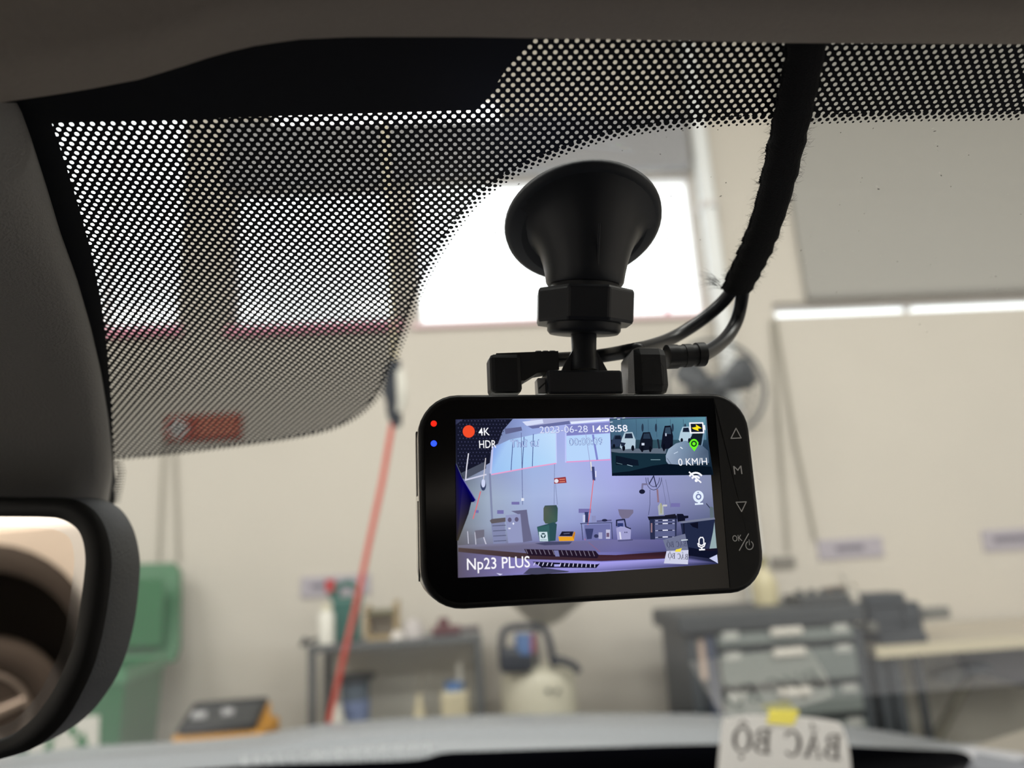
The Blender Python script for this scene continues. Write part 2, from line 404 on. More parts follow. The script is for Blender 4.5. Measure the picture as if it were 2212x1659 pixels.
mb = MB().tube([P(852, 895, 3.19)] + [P(x, y, 3.2) for x, y in ((845, 930), (826, 1040), (800, 1160), (773, 1290), (740, 1430), (712, 1550))] + [V((hz.x - 0.03, hz.y, 0.3)), V((hz.x + 0.1, hz.y, 0.03)), V((hz.x + 0.4, hz.y + 0.1, 0.02))], 0.0125, 8)
tag(mb.build('air_hose', m_hose), 'red air hose slanting down from the spring hook to the floor behind the hood', 'hose')

# ---- wheeled bin
m_grn = M('green_bin_plastic', (50, 112, 72), 0.4, var=0.06, scale=8)
m_grl = M('green_bin_front', (84, 140, 104), 0.45)
bz = W(300, 1432, 3.9).z
bc = W(190, 1600, 3.85); bc.z = 0
tbin = thing('wheelie_bin', 'green wheeled bin with its lid thrown open against the wall, left of the yellow toolbox', 'bin', bc)
A_, B_, C_, D_ = W(30, 1500, 3.70), W(268, 1500, 3.60), W(352, 1470, 4.12), W(120, 1470, 4.22)
def at(p, z, k=0.0):
    c = (A_ + B_ + C_ + D_) / 4; q = p.lerp(c, k); return V((q.x, q.y, z))
low = [at(p, 0.16, 0.16) for p in (A_, B_, C_, D_)]; up_ = [at(p, bz) for p in (A_, B_, C_, D_)]
mb = MB(); mb.loft([low, up_], caps=False, smooth=False); mb.add(low, [(3, 2, 1, 0)])
inn = [at(p, bz, 0.06) for p in (A_, B_, C_, D_)]; ib = [at(p, 0.3, 0.2) for p in (A_, B_, C_, D_)]
mb.loft([up_, inn, ib], caps=False, smooth=False)
mb.build('bin_body', m_grn, tbin)
mb = MB(); rr = [at(p, bz - 0.05, -0.03) for p in (A_, B_, C_, D_)]; r2 = [at(p, bz + 0.01, -0.03) for p in (A_, B_, C_, D_)]
mb.loft([rr, r2, inn], caps=False, smooth=False); mb.build('rim', m_grl, tbin)
# open lid, leaning back, its underside to the car
lid = [(172, 1440), (374, 1430), (384, 1400), (386, 1235), (372, 1216), (190, 1220), (172, 1245)]
f_ = [W(x, y, 4.2 + 0.0006 * (1440 - y)) for x, y in lid]
mb = MB().prism(f_, (0, 0.05, 0.0)); mb.build('lid', m_grn, tbin)
mb = MB().prism([W(x, y, 4.19) for x, y in ((200, 1400), (350, 1395), (356, 1250), (205, 1255))], (0, -0.015, 0)); mb.build('lid_panel', m_grn, tbin)
for p in (C_, D_):
    c = at(p, 0.11, 0.1); MB().cyl(c + V((-0.03, 0.05, 0)), c + V((0.03, 0.05, 0)), 0.11, n=20).build('wheel', m_black, tbin)
# recycling label on the front face of the bin
fx = (B_ - A_); fx.z = 0; fx.normalize(); fnn = V((fx.y, -fx.x, 0)).normalized()
def binface(px, py, off=0.004):
    n = (up_[1] - up_[0]).cross(low[0] - up_[0]).normalized()
    if n.y > 0: n = -n
    return isect(px, py, up_[0] + n * off, n)
lab = [binface(*q) for q in ((62, 1560), (214, 1545), (212, 1640), (60, 1660))]
MB().prism(lab, (0, 0.003, 0)).build('label_plate', m_wht, tbin)
ctr = binface(138, 1612, 0.007); e1 = (lab[1] - lab[0]).normalized(); e2 = (lab[0] - lab[3]).normalized()
mb = MB()
for k in range(3):
    a0 = R(90 + 120 * k); d = e1 * math.cos(a0) + e2 * math.sin(a0); s = e1 * -math.sin(a0) + e2 * math.cos(a0)
    c = ctr + d * 0.085
    mb.add([c + s * 0.06 - d * 0.02, c + s * 0.03 + d * 0.022, c - s * 0.03 + d * 0.022, c - s * 0.075 - d * 0.045, c - s * 0.04 - d * 0.055, c - s * 0.018 - d * 0.018, c + s * 0.03 - d * 0.02], [list(range(7))])
    mb.add([c + s * 0.03 + d * 0.045, c + s * 0.03 - d * 0.045, c + s * 0.095 - d * 0.03], [(0, 1, 2)])
mb.build('recycling_symbol', M('green_print', (44, 128, 74), 0.5), tbin)

# ---- yellow toolbox
m_yel = M('yellow_plastic', (232, 164, 46), 0.4)
Yt = 3.55
tb_ = wall_box(366, 1583, 566, 1690, Yt)
tl = thing('toolbox', 'yellow toolbox with an open black tray standing right of the green bin', 'toolbox', ((tb_[0] + tb_[1]) / 2, Yt + 0.2, 0))
MB().rbox(((tb_[0] + tb_[1]) / 2, Yt + 0.16, tb_[3] / 2), (tb_[1] - tb_[0], 0.32, tb_[3]), 0.02).build('box_body', m_yel, tl)
tr = [W(388, 1580, Yt), W(548, 1567, Yt), W(574, 1512, Yt + 0.3), W(424, 1524, Yt + 0.3)]
MB().prism(tr, (0, 0.02, -0.025)).build('tray', m_dkst, tl)
mb = MB()
for q0, q1 in ((0, 1), (1, 2), (2, 3), (3, 0)): mb.tube([tr[q0], tr[q1]], 0.014, 6)
mb.build('tray_rim', m_black, tl)
MB().prism([W(548, 1588, Yt), W(582, 1585, Yt + 0.1), W(582, 1520, Yt + 0.3), W(572, 1512, Yt + 0.3)], (0, 0.02, 0)).build('side_flap', m_yel, tl)
for q in ((430, 1545, 30), (492, 1538, 24)):
    MB().rbox(W(q[0], q[1], Yt + 0.1), (q[2] * 0.0022, 0.012, 0.03), 0.005).build('tray_glint', M('pale_glint', (206, 206, 210), 0.4), tl)  # added pale pieces that paint the whitish reflections on the tray

# ---- steel work cart
Yc = 3.95
def zp(px, py, y): return W(px, py, y).z
ctl, ctr_ = W(664, 1404, Yc), W(1040, 1374, Yc)
ctz = (ctl.z + ctr_.z) / 2; Dc = 0.45
cx0, cx1 = ctl.x, ctr_.x
m_leg = M('cart_leg_hazed', (98, 101, 104), 0.45)  # dark steel, colour lightened to carry the haze over the cart
cart = thing('work_cart', 'grey steel two-shelf cart behind the red hose, loaded with bottles and jugs', 'cart', ((cx0 + cx1) / 2, Yc + Dc / 2, 0))
m_cart = M('grey_cart_steel', (128, 130, 132), 0.4, 0.3)
MB().box(((cx0 + cx1) / 2, Yc + Dc / 2, ctz - 0.012), (cx1 - cx0, Dc, 0.024)).build('shelf', m_cart, cart)
MB().box(((cx0 + cx1) / 2, Yc + Dc / 2, 0.47), (cx1 - cx0 - 0.04, Dc - 0.04, 0.024)).build('shelf', m_cart, cart)
MB().box(((cx0 + cx1) / 2, Yc + Dc - 0.01, (ctz + 0.47) / 2), (cx1 - cx0 - 0.06, 0.01, ctz - 0.5)).build('back_panel', M('cart_panel_grey', (222, 220, 212), 0.5), cart)
for x in (cx0 + 0.02, cx1 - 0.02):
    for y in (Yc + 0.02, Yc + Dc - 0.02):
        MB().box((x, y, (ctz) / 2 + 0.03), (0.036, 0.036, ctz - 0.06)).build('leg', m_leg, cart)
        MB().cyl((x - 0.012, y, 0.035), (x + 0.012, y, 0.035), 0.035, n=14).build('caster', m_black, cart)
mb = MB().box(((cx0 + cx1) / 2, Yc - 0.004, ctz), (cx1 - cx0, 0.012, 0.03)); mb.build('front_rail', m_leg, cart)
mb = MB().tube([(cx0 - 0.01, Yc, ctz + 0.05), (cx0 - 0.03, Yc + 0.02, ctz + 0.02), (cx0 - 0.03, Yc + 0.1, ctz + 0.02), (cx0 + 0.0, Yc + 0.25, ctz + 0.02)], 0.012, 8)
mb.build('push_handle', m_dkst, cart)
def on_cart(px, w_px, h_px, y=Yc + 0.15, z=None):
    p = W(px, 1390, y); z = ctz if z is None else z; s = y / FPX
    return V((p.x, y, z)), w_px * s, h_px * s
# white spray can
c, w_, h_ = on_cart(705, 32, 78, Yc + 0.07)
t = thing('spray_can', 'slim white can standing at the left end of the cart top', 'can', c)
MB().lathe([(w_ / 2, 0), (w_ / 2, h_ * 0.8), (w_ * 0.25, h_ * 0.92), (w_ * 0.25, h_)], c, (0, 0, 1), 18).build('can_body', m_wht, t)
MB().lathe([(w_ * 0.3, h_ * 0.88), (w_ * 0.3, h_ * 1.04)], c, (0, 0, 1), 14).build('cap', M('cream_cap', (226, 222, 196), 0.5), t)
# green jug with handle and red cap
c, w_, h_ = on_cart(750, 54, 116, Yc + 0.22)
m_jug = M('dark_green_jug', (42, 100, 92), 0.4)
t = thing('green_jug', 'dark green jug with arched handle and red cap on the cart behind the red hose', 'jug', c)
MB().rbox(c + V((0, 0, h_ * 0.38)), (w_, w_ * 0.8, h_ * 0.76), 0.02).build('jug_body', m_jug, t)
MB().tube([c + V((-w_ * 0.45, 0, h_ * 0.7)), c + V((-w_ * 0.35, 0, h_ * 0.95)), c + V((w_ * 0.1, 0, h_ * 1.0)), c + V((w_ * 0.45, 0, h_ * 0.85)), c + V((w_ * 0.45, 0, h_ * 0.6))], 0.022, 8).build('handle', m_jug, t)
MB().cyl(c + V((-w_ * 0.62, 0, h_ * 0.86)), c + V((-w_ * 0.62, 0, h_ * 1.08)), 0.026, n=14).build('cap', M('red_cap', (196, 52, 56), 0.4), t)
MB().tube([c + V((-w_ * 0.62, 0, h_ * 0.86)), c + V((-w_ * 0.4, 0, h_ * 0.7))], 0.02, 8).build('spout', m_jug, t)
# open tan box
c, w_, h_ = on_cart(824, 60, 74, Yc + 0.2)
m_tan = M('tan_wood', (172, 150, 110), 0.6)
t = thing('tan_rack', 'small tan open-fronted box right of the green jug on the cart', 'box', c)
for dx in (-w_ / 2, w_ / 2): MB().box(c + V((dx, 0.08, h_ * 0.5)), (0.02, 0.16, h_ * (1.0 if dx > 0 else 0.8))).build('side_board', m_tan, t)
MB().box(c + V((0, 0.08, 0.01)), (w_, 0.16, 0.02)).build('bottom_board', m_tan, t)
MB().box(c + V((0, 0.08, h_ * 0.72)), (w_, 0.16, 0.02)).build('shelf_board', M('olive_wood', (112, 108, 80), 0.6), t)
MB().box(c + V((0, 0.16, h_ * 0.4)), (w_ - 0.02, 0.01, h_ * 0.7)).build('back_board', M('pale_card', (214, 208, 196), 0.7), t)
# small parts on the cart top
for px, wp, hp_, col, lab_, nm in ((858, 30, 22, (224, 218, 214), 'crumpled white cup at the front of the cart top', 'paper_cup'), (893, 46, 38, (198, 192, 192), 'grey cloth heap in the middle of the cart top', 'shop_cloth')):
    c, w_, h_ = on_cart(px, wp, hp_, Yc + (0.06 if px == 858 else 0.2))
    o = MB().lathe([(w_ * 0.5, 0), (w_ * 0.46, h_ * 0.5), (w_ * 0.3, h_ * 0.85), (w_ * 0.1, h_)], c, (0, 0, 1), 9).build(nm, M('clutter_%d' % px, col, 0.7), None)
    tag(o, lab_, 'cup' if px == 858 else 'cloth')
c, w_, h_ = on_cart(985, 95, 16, Yc + 0.16)
t = thing('air_wrench', 'dark red and black air tool lying at the right end of the cart top', 'tool', c)
m_dred = M('dark_red_paint', (96, 48, 54), 0.4)
MB().cyl(c + V((-w_ * 0.5, 0, 0.028)), c + V((w_ * 0.1, 0, 0.028)), 0.027, n=14).build('barrel', m_dred, t)
MB().cyl(c + V((w_ * 0.1, 0, 0.028)), c + V((w_ * 0.52, 0, 0.032)), 0.014, n=12).build('shaft', M('plum_metal', (88, 76, 84), 0.4), t)
MB().rbox(c + V((-w_ * 0.25, 0, 0.06)), (0.06, 0.05, 0.07), 0.012).build('grip', m_dred, t)
# lower shelf
zl = 0.482
def low_on(px, y): p = W(px, 1540, y); return V((p.x, y, zl))
c = low_on(768, Yc + 0.2)
def lz(px, py, y): return W(px, py, y).z
t = thing('bucket', 'dark bucket with a pouring lip and blue band on the lower cart shelf', 'bucket', c)
hb = lz(768, 1468, Yc + 0.2) - zl
MB().lathe([(0.055, 0), (0.075, hb)], c, (0, 0, 1), 20).build('bucket_body', M('slate_plastic', (96, 108, 122), 0.5), t)
MB().lathe([(0.08, hb * 0.98), (0.105, hb * 1.02), (0.105, hb * 1.06), (0.07, hb * 1.06)], c, (0, 0, 1), 20).build('rim', m_dkst, t)
MB().lathe([(0.0715, hb * 0.5), (0.077, hb * 0.75)], c, (0, 0, 1), 20).build('blue_band', M('blue_band', (128, 142, 180), 0.5), t)
c = low_on(727, Yc + 0.06); h2 = lz(727, 1522, Yc + 0.06) - zl
t = thing('white_jar', 'white jar at the foot of the red hose on the lower cart shelf', 'jar', c)
MB().lathe([(0.045, 0), (0.048, h2 * 0.7), (0.03, h2 * 0.9), (0.03, h2)], c, (0, 0, 1), 18).build('jar_body', m_wht, t)
c = low_on(860, Yc + 0.2)
t = thing('grease_gun', 'small black tool lying on the lower cart shelf', 'tool', c)
MB().cyl(c + V((-0.05, 0, 0.02)), c + V((0.06, 0.03, 0.02)), 0.02, n=12).build('barrel', m_dkst, t); MB().tube([c + V((-0.05, 0, 0.02)), c + V((-0.07, 0, 0.06))], 0.01, 8).build('lever', m_dkst, t)
m_crm = M('cream_plastic', (226, 216, 186), 0.45)
c = low_on(906, Yc + 0.18); hb = lz(906, 1500, Yc + 0.18) - zl
t = thing('cream_funnel_bottle', 'cream cone-shaped bottle with a thin rod on the lower cart shelf', 'bottle', c)
MB().lathe([(0.055, 0), (0.05, hb * 0.4), (0.016, hb * 0.9), (0.014, hb)], c, (0, 0, 1), 18).build('bottle_body', m_crm, t)
MB().tube([c + V((0, 0, hb)), c + V((0.03, 0, hb + 0.12))], 0.006, 6).build('rod', m_cond, t)
c = low_on(984, Yc + 0.16); hb = lz(984, 1490, Yc + 0.16) - zl
t = thing('cream_jug', 'cream square jug with a blue lid and dark label on the lower cart shelf', 'jug', c)
MB().rbox(c + V((0, 0, hb / 2)), (0.14, 0.12, hb), 0.015).build('jug_body', m_crm, t)
MB().box(c + V((0.0, -0.061, hb * 0.4)), (0.075, 0.004, hb * 0.45)).build('label_patch', M('mauve_label', (120, 108, 118), 0.6), t)
MB().cyl(c + V((0, 0, hb)), c + V((0, 0, hb + 0.04)), 0.05, n=18).build('lid', M('blue_lid', (104, 142, 200), 0.4), t)
MB().cyl(c + V((0.03, 0, hb + 0.04)), c + V((0.03, 0, hb + 0.13)), 0.016, n=12).build('spout', m_wht, t)

# ---- oil drainer
Yo = 3.8
oc = W(1170, 1480, Yo); oz = W(1170, 1452, Yo).z
ow = W(1256, 1480, Yo).x - W(1085, 1480, Yo).x
base = V((oc.x, Yo + ow / 2, 0))
od = thing('oil_drainer', 'cream oil drain tank with black handle and a funnel bowl, right of the cart', 'oil drainer', base)
MB().lathe([(ow * 0.40, 0.12), (ow * 0.47, 0.2), (ow * 0.5, 0.6), (ow * 0.5, oz - 0.05), (ow * 0.44, oz), (ow * 0.1, oz + 0.02)], base, (0, 0, 1), 28).build('tank', M('ivory_enamel', (214, 210, 192), 0.3), od)
for k in range(4):
    a_ = R(45 + 90 * k); c = base + V((math.cos(a_) * ow * 0.33, math.sin(a_) * ow * 0.33, 0.06)); MB().cyl(c + V((-0.02, 0, 0)), c + V((0.02, 0, 0)), 0.06, n=14).build('caster', m_black, od)
mb = MB(); hy = Yo + 0.02
mb.tube([W(x, y, hy) for x, y in catmull([(1088, 1440), (1084, 1385), (1096, 1358), (1150, 1353), (1176, 1360), (1190, 1400), (1196, 1440)], 5)], 0.018, 8)
mb.build('handle', M('navy_rubber', (40, 46, 58), 0.5), od)
MB().rbox(W(1115, 1425, hy), (0.17, 0.08, 0.12), 0.03).build('pump_head', MATS['navy_rubber'], od)
MB().cyl(W(1132, 1412, hy), W(1132, 1368, hy), 0.045, n=16).build('gauge_jar', M('blue_clear_plastic', (84, 118, 172), 0.3), od)
MB().cyl(W(1151, 1410, hy - 0.02), W(1151, 1370, hy - 0.02), 0.012, n=8).build('red_tube', M('dull_red', (176, 84, 92), 0.5), od)
MB().cyl(V((W(1163, 1400, Yo).x, Yo + 0.12, oz - 0.02)), V((W(1163, 1400, Yo).x, Yo + 0.12, zp(1163, 1340, Yo + 0.12))), 0.014, n=10).build('mast', m_steel, od)
cb = V((W(1180, 1340, Yo).x, Yo + 0.15, zp(1180, 1350, Yo + 0.15)))
MB().lathe([(0.03, 0), (0.09, 0.03), (0.25, 0.17), (0.27, 0.18), (0.25, 0.18), (0.08, 0.045), (0.01, 0.03)], cb, (0.08, -0.1, 1), 28).build('funnel_bowl', M('putty_plastic', (190, 184, 168), 0.5), od)
MB().tube([W(x, y, hy) for x, y in ((1195, 1425), (1215, 1428), (1240, 1438), (1250, 1452))], 0.02, 8).build('drain_hose', MATS['navy_rubber'], od)
for x in (1185, 1206): MB().ball(W(x, 1492, Yo - 0.005), 0.012, 8).build('rivet', m_dkst, od)

# ---- drawer cabinet
Yd = 3.7
ka = W(1492, 1440, Yd); kb = W(1872, 1440, Yd); ktz = W(1680, 1345, Yd).z
dz_ = ktz
m_dgr = M('grey_drawer_paint', (128, 136, 134), 0.45); m_char = M('charcoal_cabinet', (64, 70, 76), 0.5)
cab = thing('drawer_cabinet', 'charcoal tool cabinet with four grey drawers and white handles, right of the dashcam', 'cabinet', ((ka.x + kb.x) / 2, Yd + 0.25, 0))
wid = kb.x - ka.x
MB().box(((ka.x + kb.x) / 2, Yd + 0.27, (dz_ + 0.1) / 2 + 0.02), (wid, 0.46, dz_ - 0.16)).build('carcass', m_char, cab)
MB().rbox(((ka.x + kb.x) / 2 - 0.01, Yd + 0.24, dz_ + 0.02), (wid + 0.07, 0.54, 0.09), 0.015).build('top_tray', M('black_rubber_top', (62, 66, 70), 0.6), cab)
MB().box((ka.x + 0.02, Yd + 0.03, dz_ / 2 + 0.02), (0.045, 0.06, dz_ - 0.12)).build('corner_post', m_char, cab)
MB().box((W(1540, 1440, Yd).x, Yd + 0.03, dz_ / 2 + 0.02), (0.045, 0.06, dz_ - 0.12)).build('corner_post', M('slate_blue_paint', (72, 80, 100), 0.5), cab)
MB().box((kb.x - 0.02, Yd + 0.03, dz_ / 2 + 0.02), (0.05, 0.06, dz_ - 0.12)).build('corner_post', m_char, cab)
MB().rbox(W(1518, 1425, Yd + 0.025) , (0.04, 0.02, 0.19), 0.012).build('side_bottle_holder', M('pale_pink_plastic', (214, 190, 176), 0.5), cab)
d0, d1 = W(1556, 1440, Yd).x, W(1850, 1440, Yd).x
yy = [(1352, 1392), (1396, 1478), (1482, 1552), (1556, 1640)]
for k, (ya, yb) in enumerate(yy):
    za, zb = W(1700, yb, Yd).z, W(1700, ya, Yd).z
    dr = MB().rbox(((d0 + d1) / 2, Yd + 0.01, (za + zb) / 2 - 0.004), (d1 - d0, 0.06, zb - za - 0.03), 0.006).build('drawer', m_dgr, cab)
    xm = W(1704, 1440, Yd).x
    MB().rbox((xm, Yd - 0.03, zb - 0.022), (0.16, 0.02, 0.036), 0.008).build('handle', M('white_handle', (226, 222, 214), 0.4), dr)
    for xe in (d0 + 0.06, d1 - 0.06):
        MB().box((xe, Yd - 0.022, zb - 0.024), (0.075, 0.006, 0.034)).build('label_tab', M('pale_tab', (196, 198, 194), 0.5), dr)
# on the cabinet: bottle, tool tray, spray bottle
ztp = dz_ + 0.065
yb_ = Yd + 0.3
c = V((W(1655, 1300, yb_).x, yb_, ztp)); hb = W(1655, 1222, yb_).z - ztp
t = thing('oil_bottle', 'pale yellow bottle on the cabinet top, half behind the dashcam lower right corner', 'bottle', c)
MB().lathe([(0.065, 0), (0.07, hb * 0.5), (0.055, hb * 0.75), (0.02, hb * 0.95), (0.02, hb)], c, (0, 0, 1), 20).build('bottle_body', M('yellow_clear_plastic', (206, 196, 160), 0.3), t)
MB().cyl(c + V((0, 0, hb)), c + V((0, 0, hb + 0.05)), 0.026, n=14).build('cap', M('olive_cap', (142, 136, 86), 0.5), t)
yk = DW - 0.02
a = wall_box(1668, 1203, 1718, 1226, yk)
o = MB().box(((a[0] + a[1]) / 2, DW - 0.01, (a[2] + a[3]) / 2), (a[1] - a[0], 0.02, a[3] - a[2])).build('socket_box', M('mid_grey_plastic', (128, 124, 118), 0.5))
tag(o, 'small grey socket box on the wall at the end of the straight cable', 'socket')
c = V((W(1758, 1310, yb_).x, yb_ - 0.12, ztp))
t = thing('socket_tray', 'dark case of hand tools lying on the drawer cabinet top', 'tool case', c)
MB().rbox(c + V((0, 0, 0.022)), (0.34, 0.22, 0.044), 0.01).build('case_base', M('dark_grey_case', (70, 72, 74), 0.5), t)
for k in range(5): MB().cyl(c + V((-0.13 + 0.065 * k, -0.02, 0.044)), c + V((-0.13 + 0.065 * k, -0.02, 0.07)), 0.018, n=12).build('socket_bit', m_dkst, t)
MB().cyl(c + V((0.05, 0.06, 0.055)), c + V((0.2, 0.05, 0.065)), 0.014, n=10).build('ratchet', M('brown_grip', (112, 96, 80), 0.5), t)
c = V((W(1858, 1330, Yd + 0.06).x, Yd + 0.08, ztp))
o = MB().lathe([(0.022, 0), (0.026, 0.04), (0.012, 0.1), (0.016, 0.15)], c, (-0.35, 0, 1), 12).build('brush', M('pale_bristle', (206, 200, 190), 0.6)); tag(o, 'pale leaning brush between the cabinet top and the vise', 'brush')

# ---- workbench and vise
Yw = 3.75
wz = W(2000, 1392, Yw).z
wx0 = W(1888, 1392, Yw).x; wx1 = 3.6; Dw_ = DW - 0.03 - Yw
bench = thing('workbench', 'pale topped workbench on dark steel legs at the right edge', 'workbench', ((wx0 + wx1) / 2, Yw + Dw_ / 2, 0))
m_btop = M('worn_beige_laminate', (196, 186, 168), 0.5, var=0.06, scale=6)
MB().box(((wx0 + wx1) / 2, Yw + Dw_ / 2, wz - 0.02), (wx1 - wx0, Dw_, 0.05)).build('bench_top', m_btop, bench)
MB().box(((wx0 + wx1) / 2, Yw - 0.004, wz - 0.02), (wx1 - wx0, 0.01, 0.052)).build('front_edge', M('cream_edge', (218, 208, 182), 0.5), bench)
for x in (wx0 + 0.03, wx0 + 0.105): MB().box((x, Yw + 0.06, (wz - 0.045) / 2), (0.05, 0.06, wz - 0.045)).build('leg', m_char, bench)
xb_ = W(1998, 1480, Yw).x
MB().box((xb_ + 0.0, Yw + 0.04, (wz - 0.045) / 2), (0.032, 0.032, wz - 0.045)).build('leg', m_dkst, bench)
MB().box((wx1 - 0.04, Yw + 0.06, (wz - 0.045) / 2), (0.05, 0.06, wz - 0.045)).build('leg', m_char, bench)
MB().tube([W(2110, 1430, Yw + 0.3), W(2020, 1600, Yw + 0.3)], 0.03, 6).build('brace', M('olive_steel', (120, 116, 100), 0.5), bench)
MB().prism([W(x, y, Yw + 0.15) for x, y in ((2082, 1402), (2300, 1402), (2300, 1505), (2200, 1480), (2104, 1455))], (0, 0.1, 0)).build('gusset', m_dkst, bench)
MB().box(((xb_ + wx1) / 2, Yw + 0.5, 0.45), (wx1 - xb_, 0.02, 0.66)).build('back_board', M('grey_beige_board', (196, 192, 180), 0.6), bench)
vc = W(1955, 1385, Yw + 0.12); vc = V((vc.x, Yw + 0.12, wz + 0.005))
vise = thing('bench_vise', 'black bench vise with a grey bar, clamped on the left end of the workbench', 'vise', vc)
m_vise = M('black_cast_iron', (50, 56, 64), 0.5)
def vbox(x0, y0, x1, y1, y, d, name, m=m_vise):
    mb = MB(); a = wall_box(x0, y0, x1, y1, y); mb.rbox(((a[0] + a[1]) / 2, y + d / 2, (a[2] + a[3]) / 2), (a[1] - a[0], d, a[3] - a[2]), 0.01, seg=1); mb.build(name, m, vise)
vbox(1868, 1282, 1958, 1312, Yw + 0.05, 0.16, 'jaw'); vbox(1882, 1310, 1952, 1372, Yw + 0.06, 0.14, 'fixed_body')
vbox(1952, 1300, 1994, 1372, Yw + 0.07, 0.12, 'slide_body'); vbox(1994, 1312, 2056, 1338, Yw + 0.1, 0.06, 'slide_bar', M('grey_bar_steel', (116, 116, 112), 0.4))
vbox(1905, 1370, 2008, 1392, Yw + 0.02, 0.24, 'swivel_base'); vbox(1873, 1345, 1900, 1366, Yw + 0.02, 0.06, 'lug', M('grey_bar_steel', (116, 116, 112), 0.4))

# ------------------------------------------------------------------ the car the camera sits in
car = thing('car', 'car around the camera, its headliner above and silver hood beyond the windshield', 'car', (0, 0.6, 0))
m_head = M('grey_beige_headliner_cloth', (164, 153, 141), 0.95, var=0.08, scale=900, bump=0.4)
m_glass = glass_mat('windshield_glass', 0.07, (0.94, 0.97, 0.95))
gm3 = Matrix((GU, -GW, GN)).transposed()          # glass frame: x right, y up the glass, z into the cabin
def gmat(off): return Matrix.Translation(G0 + GN * off) @ gm3.to_4x4()
top = glass(1106, 20); bot_d = 1.14
gp = lambda x, w: G0 + GU * x + GW * w
w0 = (top - G0).dot(GW) - 0.03; w1 = 1.55
ws = MB().add([gp(-0.78, w0), gp(0.78, w0), gp(0.78, w1), gp(-0.78, w1)], [(0, 1, 2, 3)]).build('windshield', m_glass, car, keep=True, mtx=gmat(0))

# black ceramic print: solid field, dotted field, edge dots
solid = [(-500, 40), (300, 20), (1200, -10), (1140, 92), (1100, 140), (1062, 198), (1022, 238), (600, 251), (112, 266), (140, 350), (168, 440), (196, 540),
         (216, 640), (230, 740), (240, 860), (246, 990), (250, 1040), (236, 1100), (-500, 1100)]
MB().add([glass(x, y, 0.0004) for x, y in solid], [list(range(len(solid)))]).build('frit_field', M('black_ceramic_print', (16, 19, 30), 0.35), ws, mtx=gmat(0.0004))
def proj(p):
    q = p - CAM; return (CX + FPX * q.dot(RT) / q.dot(FW), CY - FPX * q.dot(UP) / q.dot(FW))
far_edge, far_top = proj(glass(2700, 222) + GU * 0.45), proj(glass(2700, -10) + GU * 0.45)
edge = [far_edge, (2700, 222), (2212, 240), (1960, 243), (1780, 248), (1600, 252), (1480, 260), (1380, 272), (1290, 292), (1220, 316), (1150, 344), (1090, 376), (1030, 420), (985, 474),
        (944, 535), (910, 600), (882, 670), (856, 745), (828, 820), (792, 876), (730, 918), (640, 942), (500, 962), (370, 978), (246, 990)]
edge = catmull(edge, 6)
dot = edge + [(240, 860), (230, 740), (216, 640), (196, 540), (168, 440), (140, 350), (112, 266), (600, 251), (1022, 238), (1062, 198), (1100, 140), (1140, 92), (1200, -10), (2700, -10), far_top]
LA, LH, LR = 0.00231, 0.00132, 0.00050
MB().add([glass(x, y, 0.0004) for x, y in dot], [list(range(len(dot)))]).build('frit_dots_panel', frit_mat(LA, LH, LR), ws, mtx=gmat(0.0004))
# rows of shrinking dots along the rim of the print
mblk = MATS['black_ceramic_print']
poly = [glass(x, y, 0.0004) for x, y in edge[12:]]
mb = MB(); acc = 0.0; k = 0; step = 0.00200
for p, q in zip(poly, poly[1:]):
    d = (q - p); L = d.length; d.normalize(); n = d.cross(GN)
    if n.dot(GW) < 0: n = -n
    while acc < L:
        c = p + d * acc
        for off, r, sh_ in ((0.0002, 0.00072, 0), (0.0014, 0.00053, 0.5), (0.00235, 0.00031, 0)):
            mb.disc(c + n * off + d * step * sh_, GU, GW, r, 14)
        acc += step
    acc -= L
mb.build('frit_edge_dots', mblk, ws, kind='stuff', mtx=gmat(0.0004))
# short dotted edge right of the sensor cover
mb = MB()
pl = [glass(x, y, 0.0004) for x, y in ((252, 1000), (256, 1020), (252, 1050), (244, 1090))]
for p, q in zip(pl, pl[1:]):
    n_ = max(1, int((q - p).length / 0.0022))
    for i in range(n_):
        c = p.lerp(q, i / n_)
        for off, r in ((0, 0.0009), (0.0014, 0.0006), (0.0026, 0.0004)): mb.disc(c + GU * off, GU, GW, r, 10)
mb.build('frit_side_dots', mblk, ws, kind='stuff', mtx=gmat(0.0004))
# opaque band along the bottom of the glass
band = catmull([(300, 1672), (560, 1652), (760, 1646), (900, 1640), (960, 1626), (1060, 1622), (1300, 1614), (1500, 1608), (1700, 1606), (1850, 1612), (1980, 1618), (2080, 1624), (2104, 1648)], 4)
bandp = [glass(x, y, 0.0005) for x, y in band]
bl_ = [p - GW * ((p - G0).dot(GW) - w1 + 0.01) for p in bandp]
mb = MB(); nb_ = len(bandp); mb.add(bandp + bl_, [(i, i + 1, nb_ + i + 1, nb_ + i) for i in range(nb_ - 1)]); mb.build('frit_bottom_band', M('matt_black_ceramic', (12, 14, 24), 0.9, spec=0.05), ws, mtx=gmat(0.0005))
# dust and lint on the glass
mb = MB()
for k in range(150):
    x, y = random.uniform(1050, 2212), random.uniform(250, 800) if k < 120 else random.uniform(800, 1300)
    if 1650 > x > 890 and y > 840: continue
    p = glass(x, y, 0.0006); r = random.uniform(0.00006, 0.00022); a_ = random.uniform(0, 3.14)
    e1 = GU * math.cos(a_) + GW * math.sin(a_); e2 = GU * -math.sin(a_) + GW * math.cos(a_); s = random.choice((1, 1, 1, 2.5))
    mb.add([p - e1 * r * s, p - e2 * r, p + e1 * r * s, p + e2 * r], [(0, 1, 2, 3)])
mb.build('dust', M('pale_dust', (235, 232, 225), 0.9), ws, kind='stuff', mtx=gmat(0.0006))

